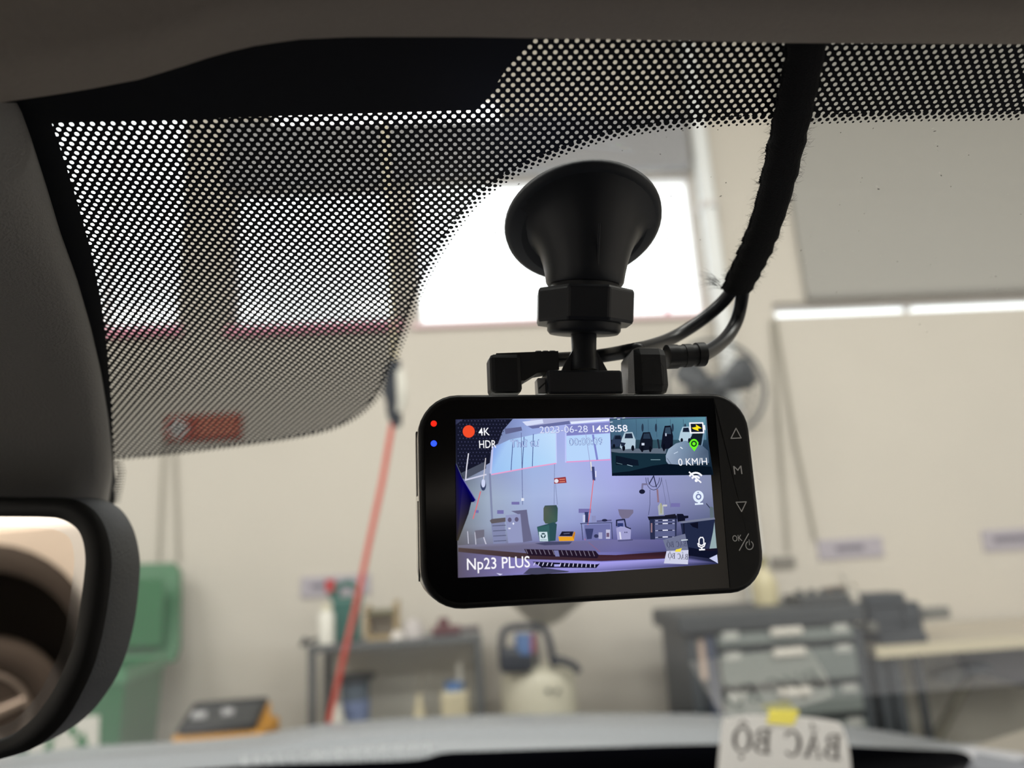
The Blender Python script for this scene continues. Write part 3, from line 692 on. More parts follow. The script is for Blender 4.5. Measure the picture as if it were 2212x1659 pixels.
# headliner
lip = [(-500, 250), (-200, 245), (0, 222), (90, 209), (180, 195), (300, 172), (380, 148), (450, 125), (510, 108), (560, 97), (650, 85), (760, 80), (1000, 80), (1300, 85), (1700, 93), (2212, 96), (2700, 96), (5200, 40)]
rows = []
for i in range(111):
    x = -500 + 5500 * i / 110; y = lerp_tab(lip, x); g = gdepth(x, y)
    p = [glass(x, y - 34, 0.001), P(x, y - 14, g * 0.975), P(x, y - 3, g * 0.945), P(x, y, g * 0.915), P(x, y - 6, g * 0.88), P(x, y - 22, g * 0.84), P(x, y - 55, g * 0.79), P(x, y - 110, g * 0.72)]
    q = p[-1]; zc = 1.45 + 0.125
    for fy, fz in ((-0.05, 0.35), (-0.12, 0.75), (-0.3, 1.0), (-0.8, 1.15), (-1.9, 1.0)):
        p.append(V((q.x * (1 - 0.1 * fy), q.y + fy, q.z + (zc + 0.02 - q.z) * fz)))
    rows.append(p)
mb = MB(); mb.loft(rows, closed=False)
hl = mb.build('headliner', m_head, car)
MB().box((0, -1.05, 1.45 + 0.22), (1.9, 2.3, 0.03)).build('roof_panel', M('silver_car_paint', (150, 154, 158), 0.25, 0.3, coat=0.6), car)
MB().box((0, 0.085, 1.45 + 0.2), (1.9, 0.05, 0.05)).build('roof_header', MATS['silver_car_paint'], car)

# hood
m_hood = M('silver_hood_paint', (164, 168, 174), 0.55, 0.0, coat=0.15)
ed = [(-500, 1760), (-200, 1680), (0, 1634), (180, 1612), (300, 1606), (440, 1598), (560, 1586), (700, 1563), (850, 1552), (1000, 1545), (1250, 1541), (1500, 1542), (1700, 1552), (1850, 1570), (1990, 1592), (2090, 1612), (2212, 1628), (2500, 1690)]
rows = []
for i in range(61):
    x = -450 + 2900 * i / 60; y = lerp_tab(ed, x)
    e = W(x, y, 2.05)
    zg = lambda yy_: G0.z - (yy_ - G0.y) * math.tan(SLOPE)
    rows.append([V((e.x * 0.80, 1.64, min(e.z, 0.9))), V((e.x * 0.80, 1.62, max(e.z + 0.03, zg(1.62) + 0.012))), V((e.x * 0.90, 1.84, max(e.z + 0.02, zg(1.84) + 0.012))), e, V((e.x, 2.12, e.z - 0.03)), V((e.x, 2.2, e.z - 0.16)), V((e.x, 2.22, 0.35))])
mb = MB(); mb.loft(rows, closed=False); mb.build('hood', m_hood, car)
MB().box((0, 1.66, 0.86), (1.5, 0.06, 0.06)).build('cowl', m_black, car)
# windshield corner at the right: bright chrome strip and pillar foot
MB().prism([P(x, y, 0.95) for x, y in ((2098, 1644), (2112, 1626), (2240, 1652), (2240, 1668), (2112, 1664))], (0, 0.02, -0.02)).build('pillar_foot', M('pale_pillar_trim', (176, 180, 188), 0.35), car)

# dashboard under the glass, with defroster vents
m_dash = M('grey_dash_vinyl', (112, 112, 116), 0.6, var=0.03, scale=300, bump=0.2)
zd = 1.45 - 0.41
mb = MB(); rows = []
for i in range(21):
    x = -1.05 + 2.1 * i / 20
    rows.append([V((x, 1.36, zd)), V((x, 0.9, zd + 0.004)), V((x, 0.62, zd + 0.002)), V((x, 0.5, zd - 0.03)), V((x, 0.46, zd - 0.09)), V((x, 0.5, zd - 0.4))])
mb.loft(rows, closed=False); dash = mb.build('dashboard', m_dash, car)
def dashref(px, py):                              # the dash point whose mirror image the glass shows at a pixel
    h = glass(px, py); d = (h - CAM).normalized(); r = d - GN * 2 * d.dot(GN)
    return h + r * ((zd - h.z) / r.z)
ya_ = dashref(740, 1604).y; yb3 = dashref(740, 1652).y
m_slot = M('dark_vent_slot', (84, 82, 80), 0.7)
for (va, vb) in ((dashref(520, 1625).x, dashref(700, 1625).x), (dashref(722, 1625).x, dashref(940, 1620).x)):
    MB().box(((va + vb) / 2, (ya_ + yb3) / 2, zd + 0.006), (vb - va, abs(yb3 - ya_), 0.008)).build('vent_slot', m_slot, dash)
    for k in range(7):
        xx = va + (vb - va) * (k + 0.5) / 7
        MB().box((xx, (ya_ + yb3) / 2, zd + 0.011), (0.009, abs(yb3 - ya_) - 0.004, 0.006)).build('vent_rib', M('pale_vent_rib', (240, 240, 244), 0.5), dash)
MB().box((0, 1.29, zd + 0.004), (2.1, 0.16, 0.004)).build('defroster_panel', M('matt_black_defroster_panel', (20, 21, 26), 0.8), dash)
# cabin sides and back, dark trim with window openings
m_trim = M('dark_cabin_trim', (58, 56, 56), 0.8)
for s in (-1, 1):
    MB().box((s * 0.86, -0.15, 0.65), (0.06, 3.0, 0.6)).build('door_trim', m_trim, car)
    MB().box((s * 0.84, -0.55, 1.60), (0.06, 2.2, 0.1)).build('roof_rail', m_trim, car)
    MB().box((s * 0.86, -0.85, 1.35), (0.06, 0.14, 0.55)).build('door_pillar', m_trim, car)
MB().rbox((0, -1.75, 0.95), (1.6, 0.2, 1.2), 0.05).build('rear_seat_back', m_trim, car)
MB().box((0, -0.6, 0.3), (1.7, 2.4, 0.06)).build('cabin_floor', m_trim, car)

# paper with mirrored print leaning on the glass foot
m_paper = bpy.data.materials.new('white_office_paper'); m_paper.use_nodes = True
nt = m_paper.node_tree; b = nt.nodes['Principled BSDF']; b.inputs['Base Color'].default_value = rgb(250, 249, 248); b.inputs['Roughness'].default_value = 0.8
tr_ = nt.nodes.new('ShaderNodeBsdfTranslucent'); tr_.inputs[0].default_value = rgb(252, 250, 248); mxs = nt.nodes.new('ShaderNodeMixShader'); mxs.inputs[0].default_value = 0.5
nt.links.new(b.outputs[0], mxs.inputs[1]); nt.links.new(tr_.outputs[0], mxs.inputs[2]); nt.links.new(mxs.outputs[0], nt.nodes['Material Output'].inputs[0])
PD = gdepth(1690, 1544) * 0.985
pc = P(1690, 1544, PD); pn = V((0, -0.99, -0.12)).normalized()          # leans back towards the glass
def pap(px, py, off=0.0): return isect(px, py, pc + pn * off, pn)
paper = thing('paper_sheet', 'white paper sheet with mirrored serif letters leaning at the windshield foot', 'paper', pap(1694, 1700))
out = catmull([(1560, 1552), (1620, 1544), (1694, 1545), (1770, 1552), (1812, 1560)], 4) + catmull([(1818, 1565), (1832, 1610), (1838, 1660), (1840, 1712)], 4) + [(1546, 1716), (1550, 1660)]
MB().prism([pap(x, y) for x, y in out], pn * 0.0003).build('sheet', m_paper, paper)
# serif glyphs as outline polygons (unit cap height), used on the sheet and on the screen
def ell(cx, cy, rx, ry, a0, a1, n=14): return [(cx + rx * math.cos(R(a0 + (a1 - a0) * i / n)), cy + ry * math.sin(R(a0 + (a1 - a0) * i / n))) for i in range(n + 1)]
def band_ell(cx, cy, rx, ry, tx, ty, a0, a1, n=14):
    o = ell(cx, cy, rx, ry, a0, a1, n); i_ = ell(cx, cy, rx - tx, ry - ty, a0, a1, n)
    return [[o[k], o[k + 1], i_[k + 1], i_[k]] for k in range(n)]
def rect(x0, y0, x1, y1): return [[(x0, y0), (x1, y0), (x1, y1), (x0, y1)]]
GLY = {
    'B': (0.68, rect(0.1, 0, 0.24, 1) + rect(0.0, 0, 0.36, 0.05) + rect(0, 0.95, 0.36, 1) + rect(0.2, 0.49, 0.36, 0.54) + band_ell(0.34, 0.765, 0.25, 0.235, 0.12, 0.05, -90, 90) + band_ell(0.34, 0.265, 0.32, 0.265, 0.14, 0.05, -90, 90)),
    'A': (0.76, [[(0.30, 0.92), (0.38, 1.0), (0.68, 0.0), (0.54, 0.0)]] + [[(0.35, 0.98), (0.38, 0.90), (0.14, 0.0), (0.08, 0.0)]] + rect(0.0, 0, 0.24, 0.05) + rect(0.46, 0, 0.76, 0.05) + rect(0.2, 0.33, 0.52, 0.38)
          + band_ell(0.37, 1.17, 0.14, 0.10, 0.05, 0.04, 180, 360, 8) + [[(0.36, 1.2), (0.42, 1.2), (0.54, 1.36), (0.45, 1.38)]]),
    'C': (0.72, band_ell(0.38, 0.5, 0.36, 0.52, 0.15, 0.06, 45, 315, 22) + [[(0.62, 0.7), (0.66, 0.7), (0.66, 1.0), (0.62, 0.95)]]),
    'O': (0.80, band_ell(0.40, 0.5, 0.38, 0.52, 0.15, 0.06, 0, 360, 26) + [[(0.4, 1.28), (0.4, 1.2), (0.25, 1.08), (0.2, 1.1)], [(0.4, 1.28), (0.6, 1.1), (0.55, 1.08), (0.4, 1.2)]] + [ell(0.40, -0.22, 0.075, 0.075, 0, 360, 10)[:-1]]),
    ' ': (0.36, []),
}
def serif(txt):
    x = 0; polys = []
    for ch in txt:
        w_, pl_ = GLY[ch]; polys += [[(x + a, b) for a, b in q] for q in pl_]; x += w_ + 0.06
    return polys, x - 0.06
polys, tw = serif('BAC BO')
for side, off in (('lettering', 0.0012), ('lettering_far_side', -0.0007)):
    pr, plf = pap(1816, 1641, off), pap(1580, 1622, off); pt = pap(1822, 1588, off)
    ex = (plf - pr) / tw; ey = (pt - pr); ey = ey - ex * (ey.dot(ex) / ex.length_squared)
    mb = MB()
    for q in polys: mb.add([pr + ex * a + ey * b_ for a, b_ in q], [list(range(len(q)))])
    mb.build(side, M('brown_black_ink', (56, 46, 44), 0.7), paper)
st = thing('sticky_tab', 'yellow sticky tab folded over the top edge of the white paper', 'sticky note', pap(1690, 1548, 0.003))
MB().prism([pap(x, y, 0.002) for x, y in ((1664, 1532), (1726, 1534), (1714, 1566), (1656, 1562))], pn * 0.0005).build('tab_front', M('yellow_sticky_paper', (255, 240, 110), 0.7), st)
MB().prism([pap(x, y, -0.002) for x, y in ((1660, 1536), (1722, 1538), (1720, 1558), (1660, 1558))], pn * -0.0005).build('tab_back', MATS['yellow_sticky_paper'], st)

# ------------------------------------------------------------------ sensor cover and rear-view mirror (left)
m_cov = M('grey_grained_plastic', (150, 147, 143), 0.75, var=0.10, scale=1500, bump=0.5)
ce = [(225, 34), (240, 44), (300, 66), (400, 98), (500, 128), (600, 164), (700, 193), (800, 216), (900, 232), (980, 241), (1020, 242), (1060, 238), (1120, 228)]
rows = []
for i in range(46):
    y = 222 + (1130 - 222) * i / 45; x = lerp_tab(ce, y); g = gdepth(x, y)
    p = [glass(x + 2, y, 0.0006)]
    tt = min(1.0, max(0.0, (y - 260) / 640.0))
    for dx, ka_, kb_ in ((0, 0.975, 0.97), (-5, 0.96, 0.945), (-16, 0.945, 0.92), (-40, 0.92, 0.90), (-90, 0.885, 0.89), (-160, 0.845, 0.892), (-260, 0.80, 0.90), (-420, 0.78, 0.91), (-640, 0.84, 0.92), (-760, 0.93, 0.95)):
        p.append(P(x + dx, y, g * (ka_ + (kb_ - ka_) * tt)))
    p.append(glass(x - 800, y, 0.0006)); rows.append(p)
cov = thing('sensor_cover', 'grey plastic sensor cover on the windshield above the rear-view mirror', 'cover', glass(0, 700, 0.001))
mb = MB(); mb.loft(rows, closed=False); mb.build('cover_shell', m_cov, cov)
MB().prism([P(x, y, gdepth(100, 1100) * 0.93) for x, y in ((-700, 1085), (-200, 1060), (120, 1062), (190, 1075), (190, 1105), (-700, 1130))], FW * 0.02).build('lower_cap', M('black_matte_plastic', (20, 20, 22), 0.7), cov)

mpt = P(60, 1350, 0.245)
_d = ray(-60, 1556).normalized(); _t = V((-0.70, -0.66, -0.225)).normalized()   # it sends the view out of the driver's window
mnl = (_t - _d).normalized()
# tilt the mirror so that the ray at its lower left corner looks down at the neighbour's wheel
MXA = -520
def mplane(px, py, off): return isect(px, py, mpt + mnl * off, mnl)
def outline(half, ax=MXA):
    pts = catmull(half, 5)
    return pts + [(2 * ax - x, y) for x, y in reversed(pts)]
inner = [(-300, 1112), (0, 1116), (90, 1117), (130, 1121), (162, 1138), (178, 1165), (184, 1205), (181, 1250), (172, 1320), (160, 1385), (140, 1440), (105, 1508), (55, 1567), (0, 1596), (-120, 1622), (-300, 1632)]
midr = [(-300, 1092), (0, 1094), (100, 1095), (150, 1100), (188, 1122), (206, 1155), (213, 1205), (210, 1255), (199, 1330), (184, 1405), (162, 1466), (124, 1536), (68, 1594), (0, 1622), (-120, 1648), (-300, 1660)]
seam = [(-300, 1074), (0, 1076), (110, 1076), (164, 1080), (206, 1105), (230, 1148), (240, 1205), (238, 1260), (226, 1345), (207, 1425), (182, 1486), (140, 1558), (78, 1613), (0, 1640), (-120, 1668), (-300, 1680)]
back = [(-300, 1072), (0, 1073), (160, 1074), (216, 1078), (258, 1098), (286, 1138), (300, 1190), (302, 1240), (291, 1340), (268, 1425), (236, 1488), (182, 1552), (98, 1604), (0, 1634), (-120, 1664), (-300, 1676)]
mir = thing('rearview_mirror', 'black rear-view mirror at the lower left showing a car wheel in its glass', 'mirror', mpt)
RI, RM, RS, RB = ([mplane(x, y, o_) for x, y in outline(h_)] for h_, o_ in ((inner, 0.0), (midr, 0.003), (seam, 0.0), (back, -0.024)))
n_ = len(RI)
bord = [(2 if False else 0)]
def inset(ring, k):
    c = sum(ring, V()) / len(ring); out_ = []
    for i, p in enumerate(ring):
        a = ring[i - 1]; b2 = ring[(i + 1) % len(ring)]; t = (b2 - a).normalized(); nn = t.cross(mnl)
        if nn.dot(c - p) < 0: nn = -nn
        out_.append(p + nn * k)
    return out_
RIN = inset(RI, 0.0038)
MB().add(RIN, [list(range(n_))]).build('mirror_glass', mirror_mat('tinted_mirror', (0.88, 0.72, 0.58), 0.0), mir)
MB().loft([RI, RIN], caps=False, smooth=False).build('mirror_border', mirror_mat('clear_mirror_rim', (0.86, 0.78, 0.70), 0.05), mir)
MB().loft([RI, RM, RS], caps=False).build('bezel', M('black_bezel_plastic', (18, 17, 17), 0.5), mir)
RC = [p + mnl * -0.012 for p in inset(RB, 0.012)]
MB().loft([[p - mnl * 0.0008 for p in inset(RS, 0.0004)], RS and [mplane(x, y, -0.003) for x, y in outline([(a + (c - a) * 0.13, b2 + (d - b2) * 0.13) for (a, b2), (c, d) in zip(seam, back)])], RB, RC], caps=True).build('housing', M('dark_grey_grained_plastic', (50, 52, 57), 0.6, var=0.08, scale=1200, bump=0.5), mir)
sp = sum(RB, V()) / n_
MB().tube([sp + V((0, 0, 0.03)), sp + V((0.02, 0.03, 0.06)), P(-350, 1100, 0.26)], 0.012, 10).build('stem', m_black, mir)

# the parked white car seen in the mirror
def mref(px, py, L):
    h = mplane(px, py, 0); d = (h - CAM).normalized(); r = d - mnl * 2 * d.dot(mnl); return h + r * L, r
wc, wr = mref(-60, 1556, 4.2)
axn = V((-wr.x, -wr.y, 0)).normalized(); axr = V((0, 0, 1)).cross(axn)   # axn faces the mirror

nb = thing('parked_white_car', 'white car seen only in the rear-view mirror, its front wheel in a black arch', 'car', V((wc.x, wc.y, 0)))
wcz = wc
s_ = (4.2 + 0.26) / FPX
rt = 132 * s_
ac = wc + V((0, 0, 85 * s_))
def ring_pts(c, r, n, off, a0=0, a1=360, ry=None): return [c + axr * math.cos(R(a0 + (a1 - a0) * i / n)) * r + V((0, 0, 1)) * math.sin(R(a0 + (a1 - a0) * i / n)) * (ry or r) + axn * off for i in range(n + 1)]
MB().lathe([(rt * 0.62, -0.09), (rt * 0.92, -0.1), (rt, -0.07), (rt, 0.07), (rt * 0.92, 0.1), (rt * 0.66, 0.09), (rt * 0.62, 0.06)], wc, axn, 36).build('tyre', M('tyre_rubber', (60, 56, 54), 0.8), nb)
rim = MB().lathe([(rt * 0.63, -0.08), (rt * 0.63, 0.07), (rt * 0.58, 0.075), (rt * 0.55, 0.05), (rt * 0.1, 0.04)], wc, axn, 36).build('rim', M('alloy_rim', (176, 172, 170), 0.3, 0.8), nb)
for k in range(5):
    a_ = R(72 * k + 20); d = axr * math.cos(a_) + V((0, 0, 1)) * math.sin(a_)
    MB().tube([wc + axn * 0.06 + d * rt * 0.08, wc + axn * 0.06 + d * rt * 0.57], [0.035, 0.025], 6).build('spoke', MATS['alloy_rim'], rim)
ra = 150 * s_; rb = 178 * s_; rv = 150 * s_; rbv = 205 * s_
arch_in = ring_pts(ac, ra, 24, 0.12, -20, 200, rv + 0.03); arch_out = ring_pts(ac, rb, 24, 0.12, -20, 200, rbv)
MB().loft([arch_in, arch_out, [p - axn * 0.05 for p in arch_out]], closed=False).build('arch_cladding', M('black_cladding', (40, 36, 34), 0.7), nb)
MB().lathe([(rb * 1.05, -0.25), (rb * 1.05, -0.24)], ac, axn, 30).build('arch_liner', M('arch_liner_black', (10, 10, 10), 0.9), nb)
outer = []
for i in range(25):
    a_ = R(-20 + 220 * i / 24); x = math.cos(a_); z = math.sin(a_)
    k = min(1.15 / max(abs(x), 1e-3), (0.62 if z > 0 else 0.34) / max(abs(z), 1e-3)); outer.append(ac + axr * x * k + V((0, 0, 1)) * z * k + axn * 0.09)
m_white = M('white_car_paint', (232, 230, 226), 0.3, coat=0.6)
MB().loft([[p - axn * 0.02 for p in arch_out], outer, [p - axn * 0.5 for p in outer]], closed=False, smooth=False).build('body_panel', m_white, nb)
MB().loft([outer and [p + V((0, 0, 0)) for p in outer[6:19]], [V((p.x, p.y, p.z + 0.12)) - axn * 0.25 for p in outer[6:19]], [V((p.x, p.y, p.z + 0.14)) - axn * 0.8 for p in outer[6:19]]], closed=False).build('hood_panel', m_white, nb)
MB().box(ac - V((0, 0, 0.42)) - axn * 0.2, (0.1, 0.1, 0.1)).build('jack_pad', m_black, nb)

# ------------------------------------------------------------------ dashcam
a3 = (RT * 0.98242944 - UP * -0.00207223 + FW * 0.18662288).normalized()
b3 = (RT * 0.02275231 - UP * 0.97541804 + FW * -0.2191848); b3 = (b3 - a3 * b3.dot(a3)).normalized()
DZ = a3.cross(-b3)                                 # towards the viewer
if DZ.dot(FW) > 0: DZ = -DZ
sc_ = 0.0664 / 0.0646
TL = CAM + (RT * -0.01374492 - UP * 0.00847973 + FW * 0.17735378) * sc_
DM = Matrix.Translation(TL) @ Matrix((a3, -b3, DZ)).transposed().to_4x4()
DMI = DM.inverted()
def D(px, py, z=0.0):                              # pixel -> point on the dashcam plane z
    return isect(px, py, TL + DZ * z, DZ)
def DL(px, py, z=0.0): return DMI @ D(px, py, z)
def DW_(x, y, z): return DM @ V((x, y, z))
dc = thing('dashcam', 'black dashcam with a lit screen hanging from a suction mount at the windshield centre', 'dashcam', TL, m3=Matrix((a3, -b3, DZ)).transposed())
xl, xr = DL(907, 1090).x, DL(1636, 1070).x
yt, yb2 = DL(1270, 851).y, DL(1270, 1300).y
def rrect(x0, y0, x1, y1, r, z, n=8, k=0.0):
    pts = []
    for cx_, cy_, a0 in ((x1 - r, y1 - r, 0), (x0 + r, y1 - r, 90), (x0 + r, y0 + r, 180), (x1 - r, y0 + r, 270)):
        for i in range(n + 1):
            a_ = R(a0 + 90 * i / n); pts.append((cx_ + r * math.cos(a_), cy_ + r * math.sin(a_)))
    return [DW_(x, y, z) for x, y in pts]
rc = 0.0098
def shrink(k, z, r=None): return rrect(xl + k, yb2 + k, xr - k, yt - k, (r or rc) - k, z)
m_dcb = M('dashcam_black_plastic', (16, 17, 20), 0.4)
mb = MB(); mb.loft([shrink(0.0016, -0.0003), shrink(0.0006, -0.0001), shrink(0.0, -0.0008), shrink(0.0, -0.0028), shrink(0.0004, -0.003)], caps=True); mb.build('front_frame', m_dcb, dc)
mb = MB(); mb.loft([shrink(0.0005, -0.0028), shrink(-0.0001, -0.0030), shrink(-0.0001, -0.0033), shrink(-0.0001, -0.0142), shrink(-0.0001, -0.0145), shrink(0.0016, -0.0160), shrink(0.004, -0.0164)], caps=True)
mb.build('rear_shell', M('dashcam_satin_silver', (225, 222, 216), 0.2, 0.9), dc)
ym = (yt + yb2) / 2
MB().box(DW_(xl - 0.0001, ym + 0.0095, -0.0082), (0.0003, 0.016, 0.0030), DM.to_3x3()).build('card_slot', m_dcb, dc)
MB().box(DW_(xl - 0.0001, ym - 0.0095, -0.0052), (0.0003, 0.019, 0.0022), DM.to_3x3()).build('side_seam', m_dcb, dc)
mb = MB().lathe([(0.0115, 0), (0.0115, -0.006), (0.0095, -0.009), (0.007, -0.009), (0.005, -0.0075)], DW_((xl + xr) / 2, ym, -0.0164), DZ, 28); mb.build('lens_barrel', m_dcb, dc)
# front: glossy window panel and matt key panel, split at the seam
m_gloss = M('dashcam_gloss_panel', (9, 9, 13), 0.12); m_key = M('dashcam_key_panel', (20, 21, 24), 0.55)
sx = lambda y: 0.0
k_ = 0.0014
fp = [DMI @ p for p in shrink(k_, 0.0)]
sa, sb = DL(1541, 856), DL(1577, 1290)
def xs_(y): return sa.x + (sb.x - sa.x) * (y - sa.y) / (sb.y - sa.y)
left = [p for p in fp if p.x < xs_(p.y)]; right = [p for p in fp if p.x >= xs_(p.y)]
ytop, ybot = yt - k_, yb2 + k_
lp = sorted(left, key=lambda p: math.atan2(p.y - ym, p.x - xs_(p.y) + 0.0)) if False else left
# rrect order: right-top arc, left-top arc, left-bottom arc, right-bottom arc
n8 = 9
ru, lu, lb, rb_ = fp[:n8], fp[n8:2 * n8], fp[2 * n8:3 * n8], fp[3 * n8:]
zf = 0.0003
def wp(ps, z): return [DW_(p.x, p.y, z) for p in ps]
LP = [V((xs_(ytop) - 0.0001, ytop, 0))] + lu + lb + [V((xs_(ybot) - 0.0001, ybot, 0))]
RP = ru + [V((xs_(ytop) + 0.0001, ytop, 0)), V((xs_(ybot) + 0.0001, ybot, 0))] + rb_
MB().prism(wp(LP, -0.0004), DZ * (zf + 0.0004)).build('window_panel', m_gloss, dc)
MB().prism(wp(RP, -0.0004), DZ * (zf + 0.0003)).build('key_panel', m_key, dc)
m_led_r = emit('red_led', (255, 40, 24), 1.3); m_led_b = emit('blue_led', (40, 70, 255), 2.2)
for px, py, m_, lb_ in ((937, 915, m_led_r, 'red light'), (937, 958, m_led_b, 'blue light')):
    MB().lathe([(0.00075, 0), (0.0006, 0.0003), (0.0002, 0.0004)], D(px, py, zf), DZ, 14).build('status_light', m_, dc, label=lb_)
# printed key marks
m_ink = M('grey_key_print', (245, 245, 245), 0.6)
def dpoly(mb, pts, z): mb.add([D(x, y, z) for x, y in pts], [list(range(len(pts)))])
def dline(mb, pts, w, z, closed=False):
    q = [DL(x, y, z) for x, y in pts]; hw = w * 0.19 / FPX / 2
    if closed: q = q + [q[0]]
    for a_, b_ in zip(q, q[1:]):
        d = (b_ - a_); L = d.length
        if L < 1e-9: continue
        d /= L; n = V((-d.y, d.x, 0)) * hw; a2 = a_ - d * hw * 0.6; b2 = b_ + d * hw * 0.6
        mb.add([DM @ (a2 + n), DM @ (b2 + n), DM @ (b2 - n), DM @ (a2 - n)], [(0, 1, 2, 3)])
zk = 0.00028
def text_polys(txt, bold=0.0):
    cu = bpy.data.curves.new('tmp_text', 'FONT'); cu.body = txt; cu.size = 1.0; cu.offset = bold; cu.resolution_u = 3; cu.fill_mode = 'FRONT'
    ob = bpy.data.objects.new('tmp_text', cu); COL.objects.link(ob); bpy.context.view_layer.update()
    me = bpy.data.meshes.new_from_object(ob); vs = [(v.co.x, v.co.y) for v in me.vertices]; fs = [list(p.vertices) for p in me.polygons]
    bpy.data.objects.remove(ob); bpy.data.meshes.remove(me); bpy.data.curves.remove(cu); return vs, fs
def put_text(mb, txt, pl_, pr_, cap_px, z, bold=0.0, cols=None, col=None):
    vs, fs = text_polys(txt, bold); x0 = min(v[0] for v in vs); x1 = max(v[0] for v in vs)
    a_, b_ = DL(*pl_, z), DL(*pr_, z); ex = (b_ - a_) / (x1 - x0)
    up = V((-ex.y, ex.x, 0)).normalized(); ey = up * (cap_px * 0.19 / FPX) / 0.70
    n0 = len(mb.v); mb.add([DM @ (a_ + ex * (x - x0) + ey * y) for x, y in vs], fs)
    if cols is not None: cols += [col] * (len(mb.v) - n0)
mb = MB(); dline(mb, [(1590, 925), (1579, 947), (1601, 946)], 2.4, zk, True); mb.build('up_key', m_ink, dc)
mb = MB(); put_text(mb, 'M', (1586, 1025), (1604, 1024), 19, zk); mb.build('menu_key', m_ink, dc)
mb = MB(); dline(mb, [(1590, 1085), (1612, 1084), (1602, 1105)], 2.4, zk, True); mb.build('down_key', m_ink, dc)
mb = MB(); put_text(mb, 'OK', (1583, 1170), (1604, 1168), 13, zk, 0.01); dline(mb, [(1617, 1153), (1597, 1189)], 2.2, zk)
dline(mb, [(1619 + 8 * math.cos(R(-60 + 300 * i / 16)), 1178 + 9 * math.sin(R(-60 + 300 * i / 16))) for i in range(17)], 2.3, zk); dline(mb, [(1618, 1166), (1619, 1177)], 1.8, zk); mb.build('ok_power_key', m_ink, dc)

# ---- the lit screen: one flat picture in coloured patches, laid on the window panel
SV = MB(); SCOL = []; LAY = [zf + 0.00002]
def zl_(): LAY[0] += 0.000003; return LAY[0]
def s_poly(pts, col, z=None):
    z = z or zl_(); n0 = len(SV.v); SV.add([D(x, y, z) for x, y in pts], [list(range(len(pts)))])
    SCOL.extend(col if isinstance(col, list) else [col] * (len(SV.v) - n0))
def s_line(pts, w, col, closed=False, z=None):
    n0 = len(SV.v); dline(SV, pts, w, z or zl_(), closed); SCOL.extend([col] * (len(SV.v) - n0))
def s_disc(x, y, rx, ry, col, n=20, z=None): s_poly([(x + rx * math.cos(2 * math.pi * i / n), y + ry * math.sin(2 * math.pi * i / n)) for i in range(n)], col, z)
def s_text(t_, a_, b_, h_, col, bold=0.0, z=None): put_text(SV, t_, a_, b_, h_, z or zl_(), bold, SCOL, col)
def s_rect(x0, y0, x1, y1, col): s_poly([(x0, y0), (x1, y0), (x1, y1), (x0, y1)], col)
# backdrop gradient
gx = [0, 0.12, 0.3, 0.45, 0.62, 0.8, 1.0]; gy = [0, 0.25, 0.5, 0.68, 0.8, 1.0]
GC = [[(40, 42, 70), (90, 96, 140), (150, 168, 225), (168, 176, 235), (160, 164, 226), (120, 130, 170), (110, 120, 150)],
      [(60, 66, 90), (140, 150, 190), (158, 180, 226), (170, 180, 232), (168, 172, 232), (150, 156, 205), (140, 150, 180)],
      [(120, 132, 140), (160, 174, 196), (166, 182, 222), (172, 184, 226), (164, 170, 222), (146, 150, 196), (132, 140, 172)],
      [(120, 124, 130), (150, 162, 186), (156, 168, 208), (150, 160, 208), (132, 136, 190), (116, 120, 166), (96, 104, 138)],
      [(96, 94, 100), (124, 126, 150), (124, 128, 172), (118, 120, 176), (100, 100, 156), (76, 80, 120), (48, 54, 84)],
      [(60, 54, 70), (100, 98, 150), (120, 116, 180), (130, 126, 196), (120, 116, 186), (60, 60, 110), (20, 24, 48)]]
ctl_, ctr2, cbr, cbl = (984, 906), (1526, 900), (1551, 1218), (989, 1248)
def sq(u, v):
    a_ = (ctl_[0] + (ctr2[0] - ctl_[0]) * u, ctl_[1] + (ctr2[1] - ctl_[1]) * u); b_ = (cbl[0] + (cbr[0] - cbl[0]) * u, cbl[1] + (cbr[1] - cbl[1]) * u)
    return (a_[0] + (b_[0] - a_[0]) * v, a_[1] + (b_[1] - a_[1]) * v)
z0_ = zl_()
for j in range(len(gy) - 1):
    for i in range(len(gx) - 1):
        s_poly([sq(gx[i], gy[j]), sq(gx[i + 1], gy[j]), sq(gx[i + 1], gy[j + 1]), sq(gx[i], gy[j + 1])], [GC[j][i], GC[j][i + 1], GC[j + 1][i + 1], GC[j + 1][i]], z0_)
# roof beams and windows in the picture
s_poly([(1100, 905), (1318, 902), (1318, 908), (1230, 912), (1160, 922), (1132, 918), (1148, 906)], (172, 176, 214))
s_poly([(1128, 911), (1172, 906), (1174, 914), (1138, 920)], (214, 222, 248)); s_poly([(1140, 921), (1230, 909), (1232, 916), (1150, 926)], (104, 110, 160))
s_poly([(1090, 926), (1126, 922), (1128, 930), (1092, 938)], (96, 100, 140))
s_poly([(1232, 911), (1316, 905), (1316, 909), (1234, 916)], (228, 236, 255))
s_poly([(1066, 966), (1100, 950), (1200, 929), (1201, 1000), (1150, 1008), (1062, 1024)], [(130, 160, 230), (170, 204, 246), (196, 224, 253), (184, 218, 250), (172, 212, 248), (156, 194, 242)])
s_poly([(1222, 942), (1318, 936), (1318, 991), (1224, 997)], (184, 214, 251))
s_poly([(1224, 918), (1317, 912), (1317, 935), (1224, 941)], (128, 132, 196))
for pts in ([(1108, 950), (1104, 1016)], [(1132, 944), (1128, 1012)], [(1152, 938), (1150, 1008)]): s_line(pts, 1.6, (74, 92, 150))
s_line([(1126, 935), (1129, 1090)], 1.2, (96, 104, 150)); s_line([(1062, 1025), (1150, 1009), (1201, 1001)], 2.6, (232, 160, 206)); s_line([(1222, 998), (1318, 993)], 2.6, (226, 156, 210))
